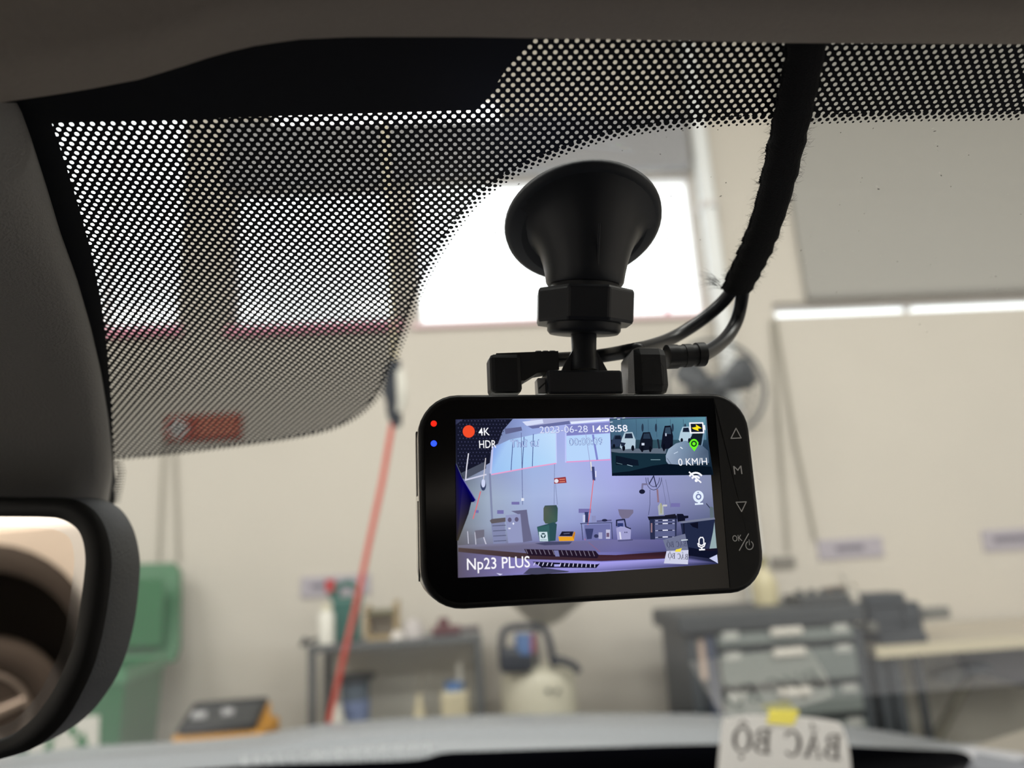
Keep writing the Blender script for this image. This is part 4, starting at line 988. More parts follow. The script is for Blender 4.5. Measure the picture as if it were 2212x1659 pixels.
s_line([(1281, 940), (1290, 992)], 4.5, (128, 136, 206)); s_line([(1201, 928), (1202, 1000)], 2, (196, 206, 250)); s_line([(1222, 918), (1222, 998)], 3, (190, 200, 250)); s_line([(1064, 965), (1060, 1024)], 4, (190, 196, 236))
s_line([(1262, 914), (1274, 996), (1276, 1020)], 1.2, (150, 160, 206)); s_line([(1276, 998), (1278, 1016)], 2.4, (230, 226, 220))
# left dark dotted corner
s_poly([(984, 918), (1000, 906), (1108, 905), (1086, 930), (1076, 958), (1062, 966), (1058, 1000), (1030, 1016), (1000, 1034), (986, 1000)], (22, 24, 42))
zd_ = zl_()
for i in range(15):
    for j in range(14):
        x, y = 990 + i * 7.2 + (j % 2) * 3.4, 909 + j * 7.6
        if x + max(0, y - 925) * 0.62 < 1100 - 0.1 * (y - 905) and y < 1012 - (x - 990) * 0.2: s_disc(x, y, 1.3, 1.6, (60, 62, 92), 6, zd_)
s_poly([(996, 1022), (1050, 996), (1050, 1012), (1003, 1036)], (74, 80, 96))
s_line([(1012, 980), (1008, 1010), (1006, 1036)], 2.2, (226, 226, 240)); s_line([(1005, 1037), (1050, 1025)], 3, (206, 208, 232)); s_line([(1049, 990), (1044, 1040)], 1.8, (210, 206, 214))
# conduits, boxes and wall signs
s_line([(1058, 1024), (1063, 1120)], 4, (128, 136, 168)); s_line([(1198, 1003), (1197, 1090)], 1, (120, 128, 168)); s_line([(1200, 1046), (1204, 1090)], 1, (120, 128, 168))
s_rect(1126, 1076, 1132, 1082, (226, 230, 244))
for q in ((1105, 1084, 1122, 1090), (1074, 1102, 1088, 1110), (1250, 1099, 1277, 1108), (1449, 1087, 1469, 1095), (1025, 1102, 1034, 1108)): s_rect(*q, (116, 112, 170))
s_poly([(1197, 1033), (1222, 1030), (1224, 1043), (1197, 1045)], (150, 54, 60)); s_disc(1202, 1039, 4.4, 4.4, (226, 226, 240)); s_line([(1209, 1036), (1220, 1035)], 2, (216, 130, 110)); s_line([(1209, 1041), (1220, 1040)], 2, (216, 130, 110))
# hooks and hoses
s_disc(1044, 1048, 6, 12, (56, 66, 100)); s_disc(1044, 1044, 4.4, 9, (206, 214, 244)); s_line([(1038, 1062), (1028, 1100), (1022, 1120)], 2, (222, 112, 118))
s_line([(1281, 1010), (1283, 1036)], 6, (60, 66, 112)); s_line([(1287, 1018), (1287, 1030)], 2.4, (220, 222, 244)); s_line([(1282, 1037), (1274, 1108), (1264, 1166)], 1.8, (224, 112, 122))
# fan and bracket
for r_ in (17, 12.5): s_line([(1412 + r_ * math.cos(R(a_)), 1032 + 1.55 * r_ * math.sin(R(a_))) for a_ in range(0, 181, 15)], 1.3, (58, 62, 96))
s_line([(1412, 1028), (1418, 1052)], 2.2, (40, 44, 74)); s_line([(1412, 1028), (1402, 1046)], 2.2, (40, 44, 74)); s_line([(1398, 1046), (1388, 1046), (1387, 1058)], 4, (120, 116, 150)); s_disc(1387, 1062, 6.5, 5, (26, 28, 50))
s_line([(1404, 1058), (1404, 1090), (1401, 1112)], 1.1, (70, 74, 110)); s_line([(1430, 1036), (1440, 1096)], 1, (110, 114, 150)); s_line([(1438, 1036), (1449, 1096)], 1, (110, 114, 150)); s_line([(1420, 1058), (1422, 1084)], 4, (140, 112, 130))
# things standing at the wall
s_poly([(1060, 1122), (1090, 1119), (1093, 1176), (1066, 1177)], (130, 136, 172)); s_poly([(1058, 1125), (1062, 1121), (1092, 1118), (1092, 1127), (1062, 1131)], (96, 90, 96))
for k in range(4): s_line([(1064 + k, 1136 + 11 * k), (1092 + k * 0.5, 1134.5 + 11 * k)], 1.4, (80, 84, 110))
s_poly([(1104, 1104), (1138, 1101), (1142, 1130), (1150, 1168), (1126, 1172), (1122, 1112)], (104, 104, 136)); s_poly([(1092, 1113), (1124, 1110), (1130, 1172), (1098, 1174)], (146, 152, 192))
s_disc(1101, 1123, 4.2, 5, (96, 90, 120)); s_disc(1116, 1122, 4.2, 5, (96, 90, 120)); s_poly([(1109, 1128), (1111, 1131), (1109, 1134), (1107, 1131)], (236, 240, 255)); s_rect(1098, 1140, 1103, 1143, (220, 222, 240))
s_line([(1040, 1146), (1050, 1176)], 2, (206, 206, 224)); s_line([(1026, 1150), (1028, 1176)], 1.6, (200, 200, 216)); s_line([(1010, 1148), (1012, 1174)], 1.6, (200, 200, 216)); s_poly([(1026, 1146), (1046, 1144), (1046, 1160), (1028, 1164)], (110, 108, 124))
s_poly([(1177, 1092), (1202, 1091), (1205, 1098), (1204, 1126), (1198, 1131), (1178, 1131), (1174, 1124), (1174, 1098)], [(60, 82, 84), (52, 74, 78), (58, 84, 80), (60, 92, 84), (62, 94, 86), (74, 92, 78), (90, 96, 84), (84, 92, 82)])
s_poly([(1160, 1138), (1196, 1128), (1203, 1132), (1200, 1168), (1170, 1171)], (44, 78, 84)); s_poly([(1160, 1139), (1186, 1134), (1188, 1170), (1166, 1170)], (52, 94, 96))
s_poly([(1164, 1149), (1182, 1149), (1184, 1169), (1166, 1169)], (206, 226, 236)); s_disc(1173.5, 1157, 5.6, 5.8, (44, 74, 84)); s_disc(1173.5, 1157, 2.4, 2.6, (206, 226, 236)); s_line([(1168, 1166), (1181, 1166)], 1.2, (120, 150, 160))
for a_ in (90, 210, 330): s_line([(1173.5, 1157), (1173.5 + 6.5 * math.cos(R(a_)), 1157 + 6.5 * math.sin(R(a_)))], 1.1, (206, 226, 236))
s_poly([(1206, 1159), (1240, 1159), (1240, 1168), (1208, 1169)], (232, 164, 40)); s_poly([(1208, 1158), (1214, 1148), (1239, 1148), (1236, 1158)], (28, 28, 48)); s_poly([(1236, 1158), (1240, 1148), (1243, 1150), (1240, 1166)], (196, 130, 40)); s_line([(1218, 1153), (1230, 1152)], 2, (90, 92, 120))
# work table and drainer
s_line([(1254, 1131), (1322, 1129)], 2, (74, 78, 116)); s_line([(1256, 1131), (1259, 1166)], 1.6, (66, 70, 106)); s_line([(1321, 1130), (1323, 1164)], 1.8, (66, 70, 106))
s_poly([(1262, 1134), (1318, 1132), (1319, 1164), (1264, 1166)], (110, 114, 166)); s_rect(1263, 1106, 1271, 1129, (52, 60, 104)); s_rect(1259, 1112, 1264, 1128, (196, 200, 232)); s_rect(1278, 1114, 1287, 1128, (140, 144, 188)); s_line([(1290, 1126), (1320, 1124)], 3.4, (96, 96, 140)); s_disc(1306, 1124, 6, 3, (40, 42, 72))
s_poly([(1264, 1142), (1282, 1142), (1278, 1164), (1268, 1165)], (58, 64, 108)); s_rect(1293, 1150, 1301, 1164, (168, 170, 206)); s_rect(1309, 1144, 1318, 1164, (190, 190, 220)); s_rect(1310, 1151, 1316, 1160, (110, 90, 120)); s_disc(1288, 1158, 5, 4, (52, 56, 92))
s_poly([(1335, 1100), (1368, 1101), (1368, 1108), (1358, 1119), (1344, 1121), (1338, 1112)], (118, 112, 140)); s_line([(1349, 1120), (1349, 1130)], 1.6, (160, 160, 200))
s_line([(1332, 1136), (1332, 1124), (1349, 1122), (1352, 1138)], 3, (30, 34, 64)); s_rect(1334, 1130, 1346, 1138, (44, 56, 110)); s_poly([(1331, 1141), (1340, 1137), (1360, 1139), (1363, 1146), (1362, 1166), (1334, 1167)], (160, 160, 206)); s_line([(1352, 1138), (1362, 1142)], 2.6, (34, 38, 66)); s_disc(1350, 1150, 1.2, 1.6, (60, 60, 100)); s_disc(1354, 1150, 1.2, 1.6, (60, 60, 100)); s_line([(1339, 1150), (1341, 1164)], 3, (226, 226, 244))
# cabinet, vise and bench at the right
s_poly([(1399, 1116), (1462, 1113), (1463, 1121), (1402, 1124)], (22, 24, 40)); s_poly([(1403, 1122), (1462, 1120), (1461, 1166), (1405, 1168)], (40, 46, 76)); s_poly([(1414, 1122), (1458, 1121), (1458, 1164), (1415, 1165)], (92, 98, 138))
s_rect(1406, 1130, 1409, 1150, (150, 120, 130))
for y in (1124, 1131, 1145.5, 1160): s_line([(1415, y + 1), (1458, y - 0.5)], 2.4, (46, 50, 80)); s_line([(1432, y), (1442, y - 0.3)], 2.2, (228, 230, 248)); s_line([(1416, y + 1), (1421, y + 0.8)], 1.8, (170, 174, 206)); s_line([(1453, y), (1457, y)], 1.8, (170, 174, 206))
s_poly([(1421, 1094), (1426, 1086), (1433, 1094), (1434, 1112), (1423, 1113)], (170, 176, 178)); s_line([(1428, 1088), (1428, 1108)], 2.6, (160, 160, 120)); s_rect(1432, 1090, 1441, 1094, (196, 196, 200)); s_poly([(1436, 1113), (1459, 1110), (1460, 1116), (1437, 1117)], (26, 26, 40))
s_poly([(1462, 1110), (1475, 1110), (1478, 1114), (1487, 1114), (1487, 1119), (1480, 1120), (1480, 1127), (1464, 1128)], (18, 20, 40)); s_poly([(1464, 1127), (1543, 1117), (1545, 1122), (1476, 1130)], (120, 126, 150)); s_poly([(1470, 1131), (1544, 1122), (1540, 1160), (1512, 1200), (1478, 1180)], (34, 42, 70)); s_line([(1477, 1131), (1478, 1166)], 2, (16, 18, 36)); s_poly([(1490, 1131), (1508, 1128), (1508, 1142), (1496, 1138)], (14, 16, 34))
s_line([(1526, 1088), (1534, 1098)], 2, (50, 56, 80)); s_poly([(1533, 1094), (1541, 1096), (1542, 1118), (1534, 1119)], (96, 110, 120)); s_poly([(1543, 1128), (1549, 1190), (1532, 1188), (1540, 1150)], (150, 172, 176))
# hood, glass band, dashboard
s_poly([(989, 1178), (1060, 1175), (1160, 1170), (1330, 1166), (1440, 1165), (1440, 1190), (1330, 1192), (1140, 1198), (990, 1186)], [(120, 118, 136), (126, 126, 156), (112, 114, 160), (114, 112, 160), (100, 98, 150), (84, 84, 134), (106, 104, 158), (116, 116, 160), (110, 106, 120)])
s_poly([(1155, 1174), (1186, 1170), (1236, 1170), (1230, 1176), (1176, 1178)], (70, 72, 104)); s_line([(1336, 1168), (1366, 1166)], 3, (84, 84, 126)); s_line([(1272, 1172), (1296, 1192)], 1.2, (140, 100, 130))
s_poly([(990, 1183), (1150, 1196), (1330, 1199), (1550, 1184), (1551, 1196), (1432, 1206), (1300, 1212), (1140, 1208), (990, 1192)], [(84, 68, 64), (66, 48, 52), (62, 34, 44), (20, 20, 40), (16, 18, 36), (70, 40, 50), (66, 36, 48), (60, 44, 54), (80, 66, 66)])
s_poly([(990, 1192), (1140, 1208), (1300, 1214), (1434, 1207), (1480, 1203), (1551, 1216), (1551, 1218), (1300, 1235), (1160, 1240), (990, 1248)], [(96, 90, 110), (130, 124, 190), (168, 160, 240), (160, 156, 226), (50, 54, 96), (40, 46, 84), (46, 50, 90), (160, 156, 226), (140, 136, 206), (92, 84, 106)])
s_poly([(1132, 1186), (1286, 1190), (1294, 1199), (1290, 1206), (1140, 1200)], (34, 22, 40)); s_poly([(1196, 1189), (1206, 1189), (1209, 1202), (1200, 1202)], (120, 122, 170))
for k in range(16):
    if k in (7,): continue
    s_line([(1136 + k * 9.6, 1187 + 0.25 * k), (1140 + k * 9.6, 1196 + 0.35 * k)], 1.2, (132, 124, 144))
s_poly([(1150, 1213), (1290, 1219), (1296, 1217), (1288, 1227), (1170, 1226)], (20, 20, 40)); s_rect(1197, 1219, 1210, 1224, (170, 168, 236))
for k in range(15):
    if k in (5,): continue
    s_line([(1153 + k * 9.4, 1221 + 0.3 * k), (1156 + k * 9.2, 1215 + 0.3 * k)], 1.5, (226, 224, 255))
s_poly([(1130, 1240), (1144, 1227), (1170, 1226), (1230, 1234), (1226, 1236), (1160, 1241)], (70, 70, 96)); s_poly([(1072, 1238), (1086, 1240), (1080, 1243)], (214, 214, 244))
# paper in the picture, mirrored letters
s_poly([(1432, 1166), (1480, 1153), (1487, 1188), (1440, 1189)], (112, 118, 146)); s_poly([(1440, 1190), (1488, 1188), (1486, 1219), (1434, 1217)], (206, 208, 232))
for (pr_, plf_, top_, col_) in (((1486, 1209), (1443, 1206), (1486, 1197), (30, 32, 56)), ((1484, 1180), (1441, 1183), (1482, 1168), (64, 68, 96))):
    z_ = zl_(); A2, B2, T2 = DL(*pr_, z_), DL(*plf_, z_), DL(*top_, z_); ex = (B2 - A2) / tw; ey = T2 - A2
    for q in polys:
        n0 = len(SV.v); SV.add([DM @ (A2 + ex * a_ + ey * b_) for a_, b_ in q], [list(range(len(q)))]); SCOL.extend([col_] * len(q))
s_poly([(1460, 1187), (1473, 1184), (1470, 1192), (1458, 1192)], (240, 220, 70)); s_line([(1472, 1167), (1485, 1166)], 2, (216, 226, 236)); s_poly([(1532, 1206), (1549, 1198), (1551, 1217)], (200, 206, 240)); s_poly([(1487, 1182), (1530, 1190), (1549, 1190), (1548, 1197), (1530, 1206), (1487, 1200)], (14, 18, 40))
# mirror back, black, at the left edge
s_poly([(984, 1000), (1000, 1036), (1027, 1080), (1024, 1084), (1018, 1085), (1012, 1110), (990, 1168), (986, 1168)], [(10, 8, 60), (6, 2, 90), (6, 2, 110), (6, 4, 80), (6, 6, 46), (14, 14, 24), (60, 54, 40), (40, 36, 30)])
s_line([(1001, 1036), (1028, 1080), (1025, 1086)], 1.6, (120, 120, 180))
# rear-camera inset
s_poly([(1317, 904), (1525, 900), (1531, 960), (1541, 1026), (1322, 1028)], [(34, 52, 70), (70, 110, 126), (40, 62, 84), (10, 26, 40), (16, 22, 36)])
s_poly([(1318, 906), (1524, 901), (1526, 950), (1320, 950)], [(70, 104, 130), (96, 146, 164), (84, 126, 148), (66, 96, 122)])
for x in (1342, 1374, 1400, 1418, 1448, 1476): s_line([(x, 906), (x + 1, 944)], 1, (60, 88, 110))
for x in (1388, 1417, 1453, 1480): s_disc(x, 924, 2.4, 9, (40, 56, 76))
for q in ((1326, 903), (1334, 906), (1345, 903), (1318, 912)): s_line([q, (q[0] + 5, q[1] - 0.5)], 1.6, (214, 230, 244))
s_poly([(1320, 970), (1440, 968), (1438, 980), (1380, 984), (1321, 976)], (96, 108, 124)); s_poly([(1321, 978), (1440, 980), (1442, 1010), (1322, 1026)], (22, 46, 60)); s_poly([(1330, 984), (1378, 994), (1380, 1006), (1330, 1004)], (14, 24, 40))
s_line([(1406, 993), (1426, 993)], 1.4, (130, 160, 170)); s_line([(1355, 1004), (1366, 1007)], 1.2, (150, 176, 190)); s_line([(1332, 1000), (1344, 1003)], 1.2, (90, 120, 130))
def carlet(x, y, w_, h_, body, glassc):
    s_poly([(x, y), (x + w_ * 0.12, y - h_ * 0.55), (x + w_ * 0.3, y - h_), (x + w_ * 0.8, y - h_ * 1.02), (x + w_, y - h_ * 0.5), (x + w_ * 0.98, y + h_ * 0.08), (x + w_ * 0.15, y + h_ * 0.16)], body)
    s_poly([(x + w_ * 0.3, y - h_ * 0.6), (x + w_ * 0.36, y - h_ * 0.92), (x + w_ * 0.76, y - h_ * 0.94), (x + w_ * 0.84, y - h_ * 0.6)], glassc)
    for q in (0.24, 0.82): s_disc(x + w_ * q, y + h_ * 0.06, w_ * 0.1, h_ * 0.2, (10, 14, 26), 10)
carlet(1320, 962, 26, 22, (44, 58, 84), (20, 28, 46)); carlet(1339, 966, 34, 32, (176, 198, 214), (32, 44, 66)); carlet(1380, 968, 30, 34, (18, 24, 38), (40, 56, 76)); carlet(1428, 964, 26, 44, (16, 20, 36), (52, 72, 92)); carlet(1466, 950, 28, 28, (180, 204, 220), (24, 34, 54))
s_rect(1386, 957, 1392, 962, (210, 220, 236)); s_rect(1437, 936, 1440, 942, (190, 200, 220)); s_poly([(1340, 955), (1352, 957), (1348, 964), (1342, 964)], (30, 40, 60)); s_line([(1421, 950), (1424, 968)], 4, (30, 40, 56))
s_poly([(1438, 984), (1444, 970), (1460, 958), (1480, 952), (1512, 958), (1530, 974), (1532, 1000), (1470, 1004), (1444, 1003), (1439, 996)], [(150, 168, 190), (156, 176, 198), (140, 160, 184), (120, 144, 170), (90, 112, 138), (70, 88, 112), (80, 100, 124), (120, 138, 164), (140, 156, 180), (150, 166, 190)])
s_poly([(1486, 956), (1498, 934), (1520, 928), (1514, 962)], (18, 30, 40)); s_line([(1516, 962), (1523, 926)], 2.6, (120, 146, 170)); s_line([(1470, 966), (1474, 969)], 2, (226, 238, 250)); s_line([(1456, 980), (1464, 976)], 1.4, (200, 216, 236)); s_line([(1441, 990), (1450, 1003)], 1, (70, 86, 106))
s_poly([(1360, 1018), (1410, 1006), (1440, 1002), (1536, 1008), (1541, 1026), (1322, 1028), (1322, 1022)], (8, 20, 34))
# overlay marks
s_disc(1012.5, 932, 13, 13.4, (242, 78, 44), 32)
WHT = (250, 250, 255)
s_text('4K', (1034, 941), (1058, 940), 16, WHT, 0.004); s_text('HDR', (1035.5, 968), (1072, 967), 16, WHT, 0.004)
s_text('2023-06-28', (1166, 936), (1270, 933.5), 14.5, (130, 140, 190), 0.02); s_text('2023-06-28', (1166, 936), (1270, 933.5), 14.5, (222, 228, 255), -0.002)
s_text('14:58:58', (1281, 933.5), (1356, 932), 14.5, (150, 156, 200), 0.02); s_text('14:58:58', (1281, 933.5), (1356, 932), 14.5, (246, 248, 255), 0.004)
s_text('Thứ tư', (1103, 966), (1166, 964), 14.5, (92, 106, 168), 0.03); s_text('Thứ tư', (1103, 966), (1166, 964), 14.5, (186, 206, 246), 0.0)
s_text('00:00:09', (1228, 962), (1304, 960), 14.5, (92, 106, 168), 0.03); s_text('00:00:09', (1228, 962), (1304, 960), 14.5, (190, 216, 250), 0.0)
s_text('Np23 PLUS', (1009, 1231), (1145, 1225), 22, (252, 250, 255), 0.006)
s_text('0 KM/H', (1466, 1006), (1528, 1004), 15.5, WHT)
# battery, pin, wifi-off, webcam, microphone
s_poly([(1489, 913), (1519, 913), (1521, 935.5), (1491, 936)], (18, 26, 44)); s_line([(1490, 914), (1518, 913.5), (1520, 934.5), (1492, 935)], 3, WHT, True); s_line([(1521.5, 919), (1522.5, 928)], 3, WHT)
s_poly([(1494, 924), (1504, 922), (1503, 917), (1516, 925), (1508, 926), (1509, 931), (1498, 927)], (252, 230, 30))
s_poly([(1489, 956), (1494, 949.5), (1499, 948), (1504, 949.5), (1509, 956), (1508, 962), (1500, 975), (1490, 963)], (110, 246, 40)); s_disc(1499, 958.5, 6.5, 6.5, (20, 60, 30)); s_disc(1499, 958.5, 3.6, 3.6, (110, 246, 40))
for r_, w_ in ((17, 4), (10, 4)): s_line([(1503 + r_ * math.cos(R(a_)), 1040 + r_ * 1.1 * math.sin(R(a_))) for a_ in range(-140, -35, 12)], w_, WHT)
s_disc(1504, 1038, 3.4, 3.4, WHT); s_line([(1489, 1020), (1514, 1042)], 3.2, WHT)
s_disc(1508.5, 1072.5, 11.4, 12.6, (228, 240, 255), 28); s_disc(1509, 1073, 6.2, 6.6, (116, 126, 170), 20); s_disc(1509, 1073, 3.4, 3.6, (228, 240, 255), 16); s_line([(1510, 1084), (1510, 1088)], 5, (228, 240, 255)); s_line([(1502, 1089), (1518, 1088)], 3.4, (228, 240, 255)); s_disc(1508, 1064, 1.8, 1.2, (116, 126, 170), 8)
s_line([(1510, 1175), (1510, 1165), (1513, 1161), (1518, 1161), (1520, 1165), (1520.5, 1175), (1517, 1178), (1513, 1178)], 2.4, WHT, True); s_line([(1507.5, 1174), (1509, 1180), (1515, 1183), (1521, 1180), (1523.5, 1173)], 2.6, WHT); s_line([(1516, 1183), (1516, 1187)], 3, WHT); s_line([(1511, 1187.5), (1522, 1187)], 3, WHT)
# one mesh with the picture in a colour attribute
mscr = bpy.data.materials.new('lit_screen_picture'); mscr.use_nodes = True; nt = mscr.node_tree; nt.nodes.clear()
e_ = nt.nodes.new('ShaderNodeEmission'); o_ = nt.nodes.new('ShaderNodeOutputMaterial'); ca = nt.nodes.new('ShaderNodeVertexColor'); ca.layer_name = 'picture'
nt.links.new(ca.outputs[0], e_.inputs[0]); nt.links.new(e_.outputs[0], o_.inputs[0])
MB().prism([D(x, y, zf) for x, y in (ctl_, ctr2, cbr, cbl)], DZ * 0.00001).build('screen', M('screen_black', (6, 6, 14), 0.2), dc, label='lit display showing the workshop and a rear-view inset')
scr = SV.build('screen_picture', mscr, [c_ for c_ in dc.children if c_.name.startswith('screen')][0], keep=True)
at_ = scr.data.color_attributes.new('picture', 'FLOAT_COLOR', 'POINT')
at_.data.foreach_set('color', [k for c_ in SCOL for k in rgb(*c_)])
print('screen verts', len(SV.v), len(SCOL), 'layer top', LAY[0])

# ------------------------------------------------------------------ suction mount
cupc = glass(1258, 478, 0.0)
mt = thing('suction_mount', 'black suction cup mount stuck on the windshield above the dashcam', 'mount', cupc)
m_cup = M('mount_rubber_flare_lift', (44, 48, 56), 0.5); m_mnt = M('mount_plastic_flare_lift', (36, 39, 46), 0.4)  # black parts, colour lifted to blue-grey for the veil of lens flare
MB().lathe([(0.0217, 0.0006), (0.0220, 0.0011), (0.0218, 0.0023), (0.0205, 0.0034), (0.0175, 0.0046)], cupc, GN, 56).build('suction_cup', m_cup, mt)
# the body leaves the cup at an angle: its axis is nearly upright, the cup lies along the raked glass
vr = ray(1262, 665).normalized()
AX = (-UP - RT * 0.02); AX = (AX - vr * AX.dot(vr)).normalized(); AX = (AX - vr * 0.14).normalized()
DB = 0.2035
AO = P(1262, 665, DB)
def axp(py):                                       # point of the body axis seen at an image row
    pl_n = RT; d = V((0, 0, 0)); lo, hi = -0.06, 0.06
    for _ in range(40):
        m = (lo + hi) / 2; q = AO + AX * m - CAM; y = CY - FPX * q.dot(UP) / q.dot(FW)
        if y < py: lo = m
        else: hi = m
    return AO + AX * (lo + hi) / 2
def mring(c, n, r, N=40):
    e1_ = (RT - n * RT.dot(n)).normalized(); e2_ = n.cross(e1_)
    return [c + (e1_ * math.cos(2 * math.pi * i / N) + e2_ * math.sin(2 * math.pi * i / N)) * r for i in range(N)]
rings = [mring(cupc + GN * 0.0036, GN, 0.0200)]
for py_, hw, k in ((500, 128, 0.85), (520, 113, 0.6), (545, 100, 0.35), (570, 92, 0.15), (592, 87, 0.0), (612, 84, 0.0), (617, 81, 0.0)):
    c_ = axp(py_); n_x = (AX * (1 - k) + GN * k).normalized()
    rings.append(mring(c_, n_x, hw * (c_ - CAM).dot(FW) / FPX))
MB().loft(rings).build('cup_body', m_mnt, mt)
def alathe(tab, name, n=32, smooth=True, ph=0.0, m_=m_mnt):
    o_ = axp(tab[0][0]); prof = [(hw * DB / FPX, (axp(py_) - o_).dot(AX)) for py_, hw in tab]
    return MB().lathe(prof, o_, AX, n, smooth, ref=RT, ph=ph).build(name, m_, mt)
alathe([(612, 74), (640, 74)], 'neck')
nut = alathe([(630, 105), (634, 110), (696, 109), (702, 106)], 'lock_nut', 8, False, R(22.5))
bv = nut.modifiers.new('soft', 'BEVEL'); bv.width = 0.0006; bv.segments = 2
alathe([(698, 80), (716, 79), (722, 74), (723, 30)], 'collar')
zs0 = -0.0085
bot_s = D(1262, 803, zs0); top_s = axp(715)
for dxa, dxb, y0_, y1_ in ((28, 26, 440, 590),):
    q = []
    for i in range(9):
        t = i / 8; py_ = y0_ + (y1_ - y0_) * t; c_ = axp(py_); hw = lerp_tab(((500, 128), (520, 113), (545, 100), (570, 92), (592, 87), (612, 84)), py_)
        dx = dxa + (dxb - dxa) * t; r_ = hw * 0.985
        if abs(dx) < r_: q.append(c_ + RT * dx * DB / FPX - vr * (math.sqrt(max(0, r_ * r_ - dx * dx)) * DB / FPX))
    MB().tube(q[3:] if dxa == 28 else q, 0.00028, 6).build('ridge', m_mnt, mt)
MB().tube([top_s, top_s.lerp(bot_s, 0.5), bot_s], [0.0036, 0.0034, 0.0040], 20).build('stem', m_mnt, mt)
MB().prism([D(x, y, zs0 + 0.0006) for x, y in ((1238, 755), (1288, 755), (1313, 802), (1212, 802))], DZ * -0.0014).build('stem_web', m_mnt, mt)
def dbox(x0, y0, x1, y1, z, d, r, name, m_, par, flat=False):
    p = [DL(x0, (y0 + y1) / 2, z), DL(x1, (y0 + y1) / 2, z), DL((x0 + x1) / 2, y0, z), DL((x0 + x1) / 2, y1, z)]
    c_ = V(((p[0].x + p[1].x) / 2, (p[2].y + p[3].y) / 2, z - d / 2))
    return MB().rbox(DM @ c_, (p[1].x - p[0].x, p[2].y - p[3].y, d), r, DM.to_3x3()).build(name, m_, par)
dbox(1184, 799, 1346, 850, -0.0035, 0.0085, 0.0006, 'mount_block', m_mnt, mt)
dbox(1162, 816, 1184, 850, -0.0055, 0.004, 0.0003, 'clip_plate', M('clip_grey_metal', (150, 152, 156), 0.3, 0.7), mt)
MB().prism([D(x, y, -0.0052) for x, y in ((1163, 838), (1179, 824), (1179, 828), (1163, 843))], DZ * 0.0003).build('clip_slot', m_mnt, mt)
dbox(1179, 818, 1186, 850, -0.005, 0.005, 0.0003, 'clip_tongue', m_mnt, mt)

# ------------------------------------------------------------------ cable harness: taped trunk, two leads, two angled plugs
har = thing('cable_harness', 'black cloth-taped cable running from the headliner to two plugs on the dashcam', 'cable', glass(1740, 100, 0.004))
m_tape = M('black_cloth_tape', (22, 23, 26), 0.95, var=0.3, scale=2500, bump=1.0)
tp = [(1748, 40, 44), (1742, 100, 43), (1727, 180, 42), (1708, 270, 41), (1688, 360, 39), (1668, 440, 37), (1648, 500, 37), (1628, 550, 37), (1608, 590, 36), (1592, 624, 33)]
tp = catmull(tp, 5); pts = []; rad = []
for i, (x, y, w_) in enumerate(tp):
    g = glass(x, y, 0.0032); dpt = (g - CAM).dot(FW); k = 1 + 0.05 * math.sin(i * 1.9) + random.uniform(-0.03, 0.03)
    pts.append(g); rad.append((w_ * dpt / FPX * k, 0.0028))
mb = MB(); mb.tube(pts, rad, 16, flat=GN); mb.build('tape_wrap', m_tape, har)
mb = MB(); hb = MB()
for i in range(2, len(pts) - 1):
    t = (pts[i + 1] - pts[i - 1]).normalized(); e = t.cross(GN).normalized()
    lft = e if e.dot(RT) < 0 else -e
    for j in range(3):
        p = pts[i].lerp(pts[i + 1], j / 3)
        mb.ball(p + lft * rad[i][0] * 0.98, 0.00042, 6)
    for s in (-1, 1):
        for j in range(9):
            p = pts[i].lerp(pts[i + 1], random.random()) + e * s * rad[i][0] * random.uniform(0.9, 1.0) + GN * random.uniform(-0.001, 0.001)
            L = random.uniform(0.0008, 0.0026); dr = (e * s + t * random.uniform(-1.2, 1.2) + GN * random.uniform(-0.5, 0.5)).normalized()
            hb.tube([p, p + dr * L * 0.5, p + dr * L + t * random.uniform(-1, 1) * L * 0.4], [0.00003, 0.000025, 0.00001], 3)
for j in range(60):
    p = glass(1545 + random.uniform(-2, 14), 615 + random.uniform(-12, 10), 0.003); L = random.uniform(0.002, 0.007)
    dr = (-RT + UP * random.uniform(-0.3, 0.9)).normalized()
    hb.tube([p, p + dr * L * 0.5 + UP * L * 0.1, p + dr * L], [0.00003, 0.000025, 0.00001], 3)
mb.build('tape_stitching', m_tape, har, kind='stuff'); hb.build('fuzz', m_tape, har, kind='stuff')
m_lead = M('black_rubber_lead', (30, 33, 40), 0.35)
zp1, zp2 = -0.0085, -0.0085
def mixd(l, zq=-0.0085):
    out_ = []
    for x, y, k in l:                               # k: 0 on the glass, 1 at the dashcam plug plane
        a_, b_ = glass(x, y, 0.003), D(x, y, zq - 0.0115 * max(0.0, k - 1) / 0.4); out_.append(CAM + ray(x, y) * ((1 - min(k, 1)) * (a_ - CAM).dot(FW) + min(k, 1) * (b_ - CAM).dot(FW)))
    return out_
p1 = mixd(catmull([(1590, 600, 0.0), (1575, 635, 0.05), (1545, 668, 0.12), (1500, 702, 0.25), (1450, 731, 0.45), (1400, 749, 0.8), (1350, 760, 1.1), (1310, 767, 1.35), (1262, 773, 1.4), (1222, 776, 1.2), (1190, 778, 1.0)], 5))
MB().tube(p1, 0.00205, 14).build('lead', m_lead, har)
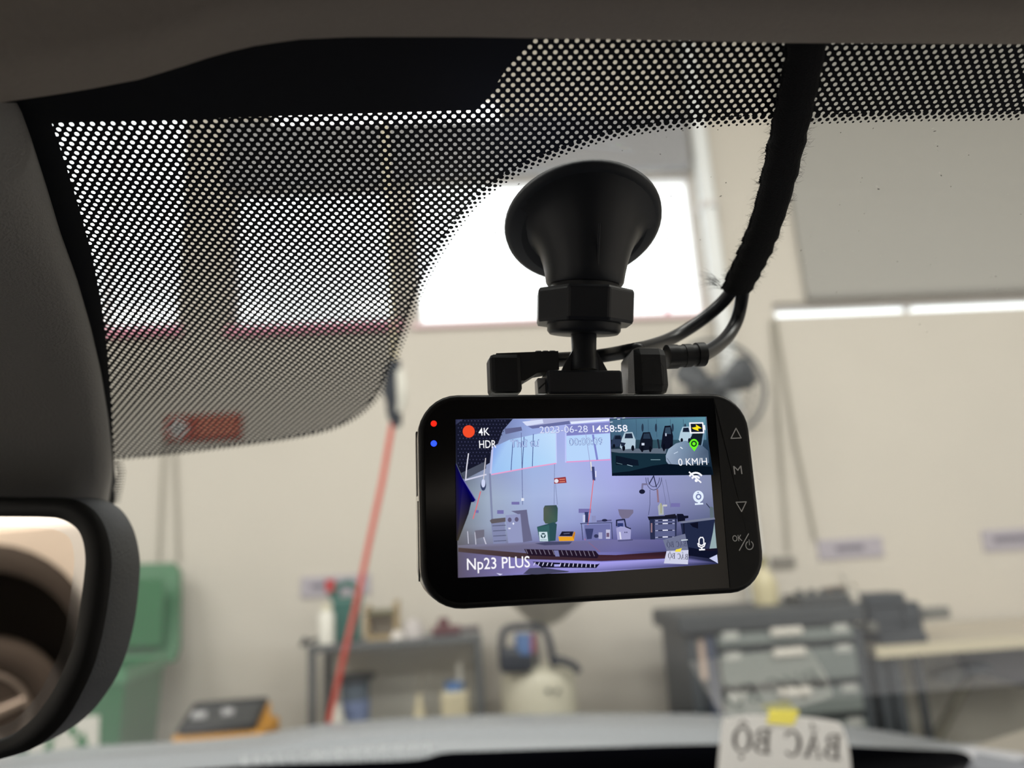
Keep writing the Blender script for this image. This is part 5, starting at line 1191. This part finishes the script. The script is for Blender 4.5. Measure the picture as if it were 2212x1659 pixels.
p2 = mixd(catmull([(1606, 600, 0.0), (1603, 640, 0.1), (1592, 690, 0.3), (1570, 728, 0.55), (1540, 754, 0.8), (1505, 772, 1.0), (1480, 776, 1.0)], 5))
MB().tube(p2, 0.0021, 14).build('lead', m_lead, har)
m_plug = M('black_plug_plastic', (26, 28, 33), 0.5)
pl1 = dbox(1060, 763, 1128, 847, -0.005, 0.0075, 0.0012, 'plug', m_plug, har)
def seg(x0, y0, x1, y1, r, z, name, par): return MB().cyl(D(x0, y0, z), D(x1, y1, z), r[0], r[1], 18).build(name, m_plug, par)
c_ = DL(1128, 780, -0.0088)
MB().prism([D(x, y, -0.006) for x, y in ((1072, 763), (1206, 758), (1208, 798), (1160, 806), (1134, 822), (1120, 822))], DZ * -0.0055).build('plug_arm', m_plug, har)
for k in range(3): seg(1158 + 15 * k, 779 - k, 1168 + 15 * k, 779 - k, (0.0027 - 0.0001 * k, 0.0027 - 0.0001 * k), -0.0088, 'strain_relief', har)
pl2 = dbox(1366, 745, 1449, 850, -0.0045, 0.0085, 0.0027, 'plug', m_plug, har)
MB().prism([D(x, y, -0.0052) for x, y in ((1357, 772), (1368, 755), (1372, 850), (1357, 850))], DZ * -0.006).build('plug_side', M('plug_grained_sheen', (176, 178, 182), 0.35, var=0.2, scale=3000), har)  # grained side of the black plug, painted pale for its grazing reflection
mb = MB(); dline(mb, [(1388, 832), (1388, 790), (1396, 777), (1410, 773), (1424, 778), (1432, 792), (1433, 832)], 1.2, -0.0044, True); dline(mb, [(1412, 790), (1412, 806)], 1.4, -0.0044); dline(mb, [(1408, 812), (1414, 812)], 1.4, -0.0044); mb.build('plug_emblem', M('plug_relief', (40, 42, 46), 0.3), har)
for k, (x0, x1, r) in enumerate(((1440, 1462, 0.0034), (1462, 1476, 0.0031), (1476, 1491, 0.0033), (1491, 1504, 0.0030), (1503, 1520, 0.0034))):
    seg(x0, 771 - k * 1.2, x1, 770 - k * 1.2, (r, r), -0.0088, 'strain_relief', har)
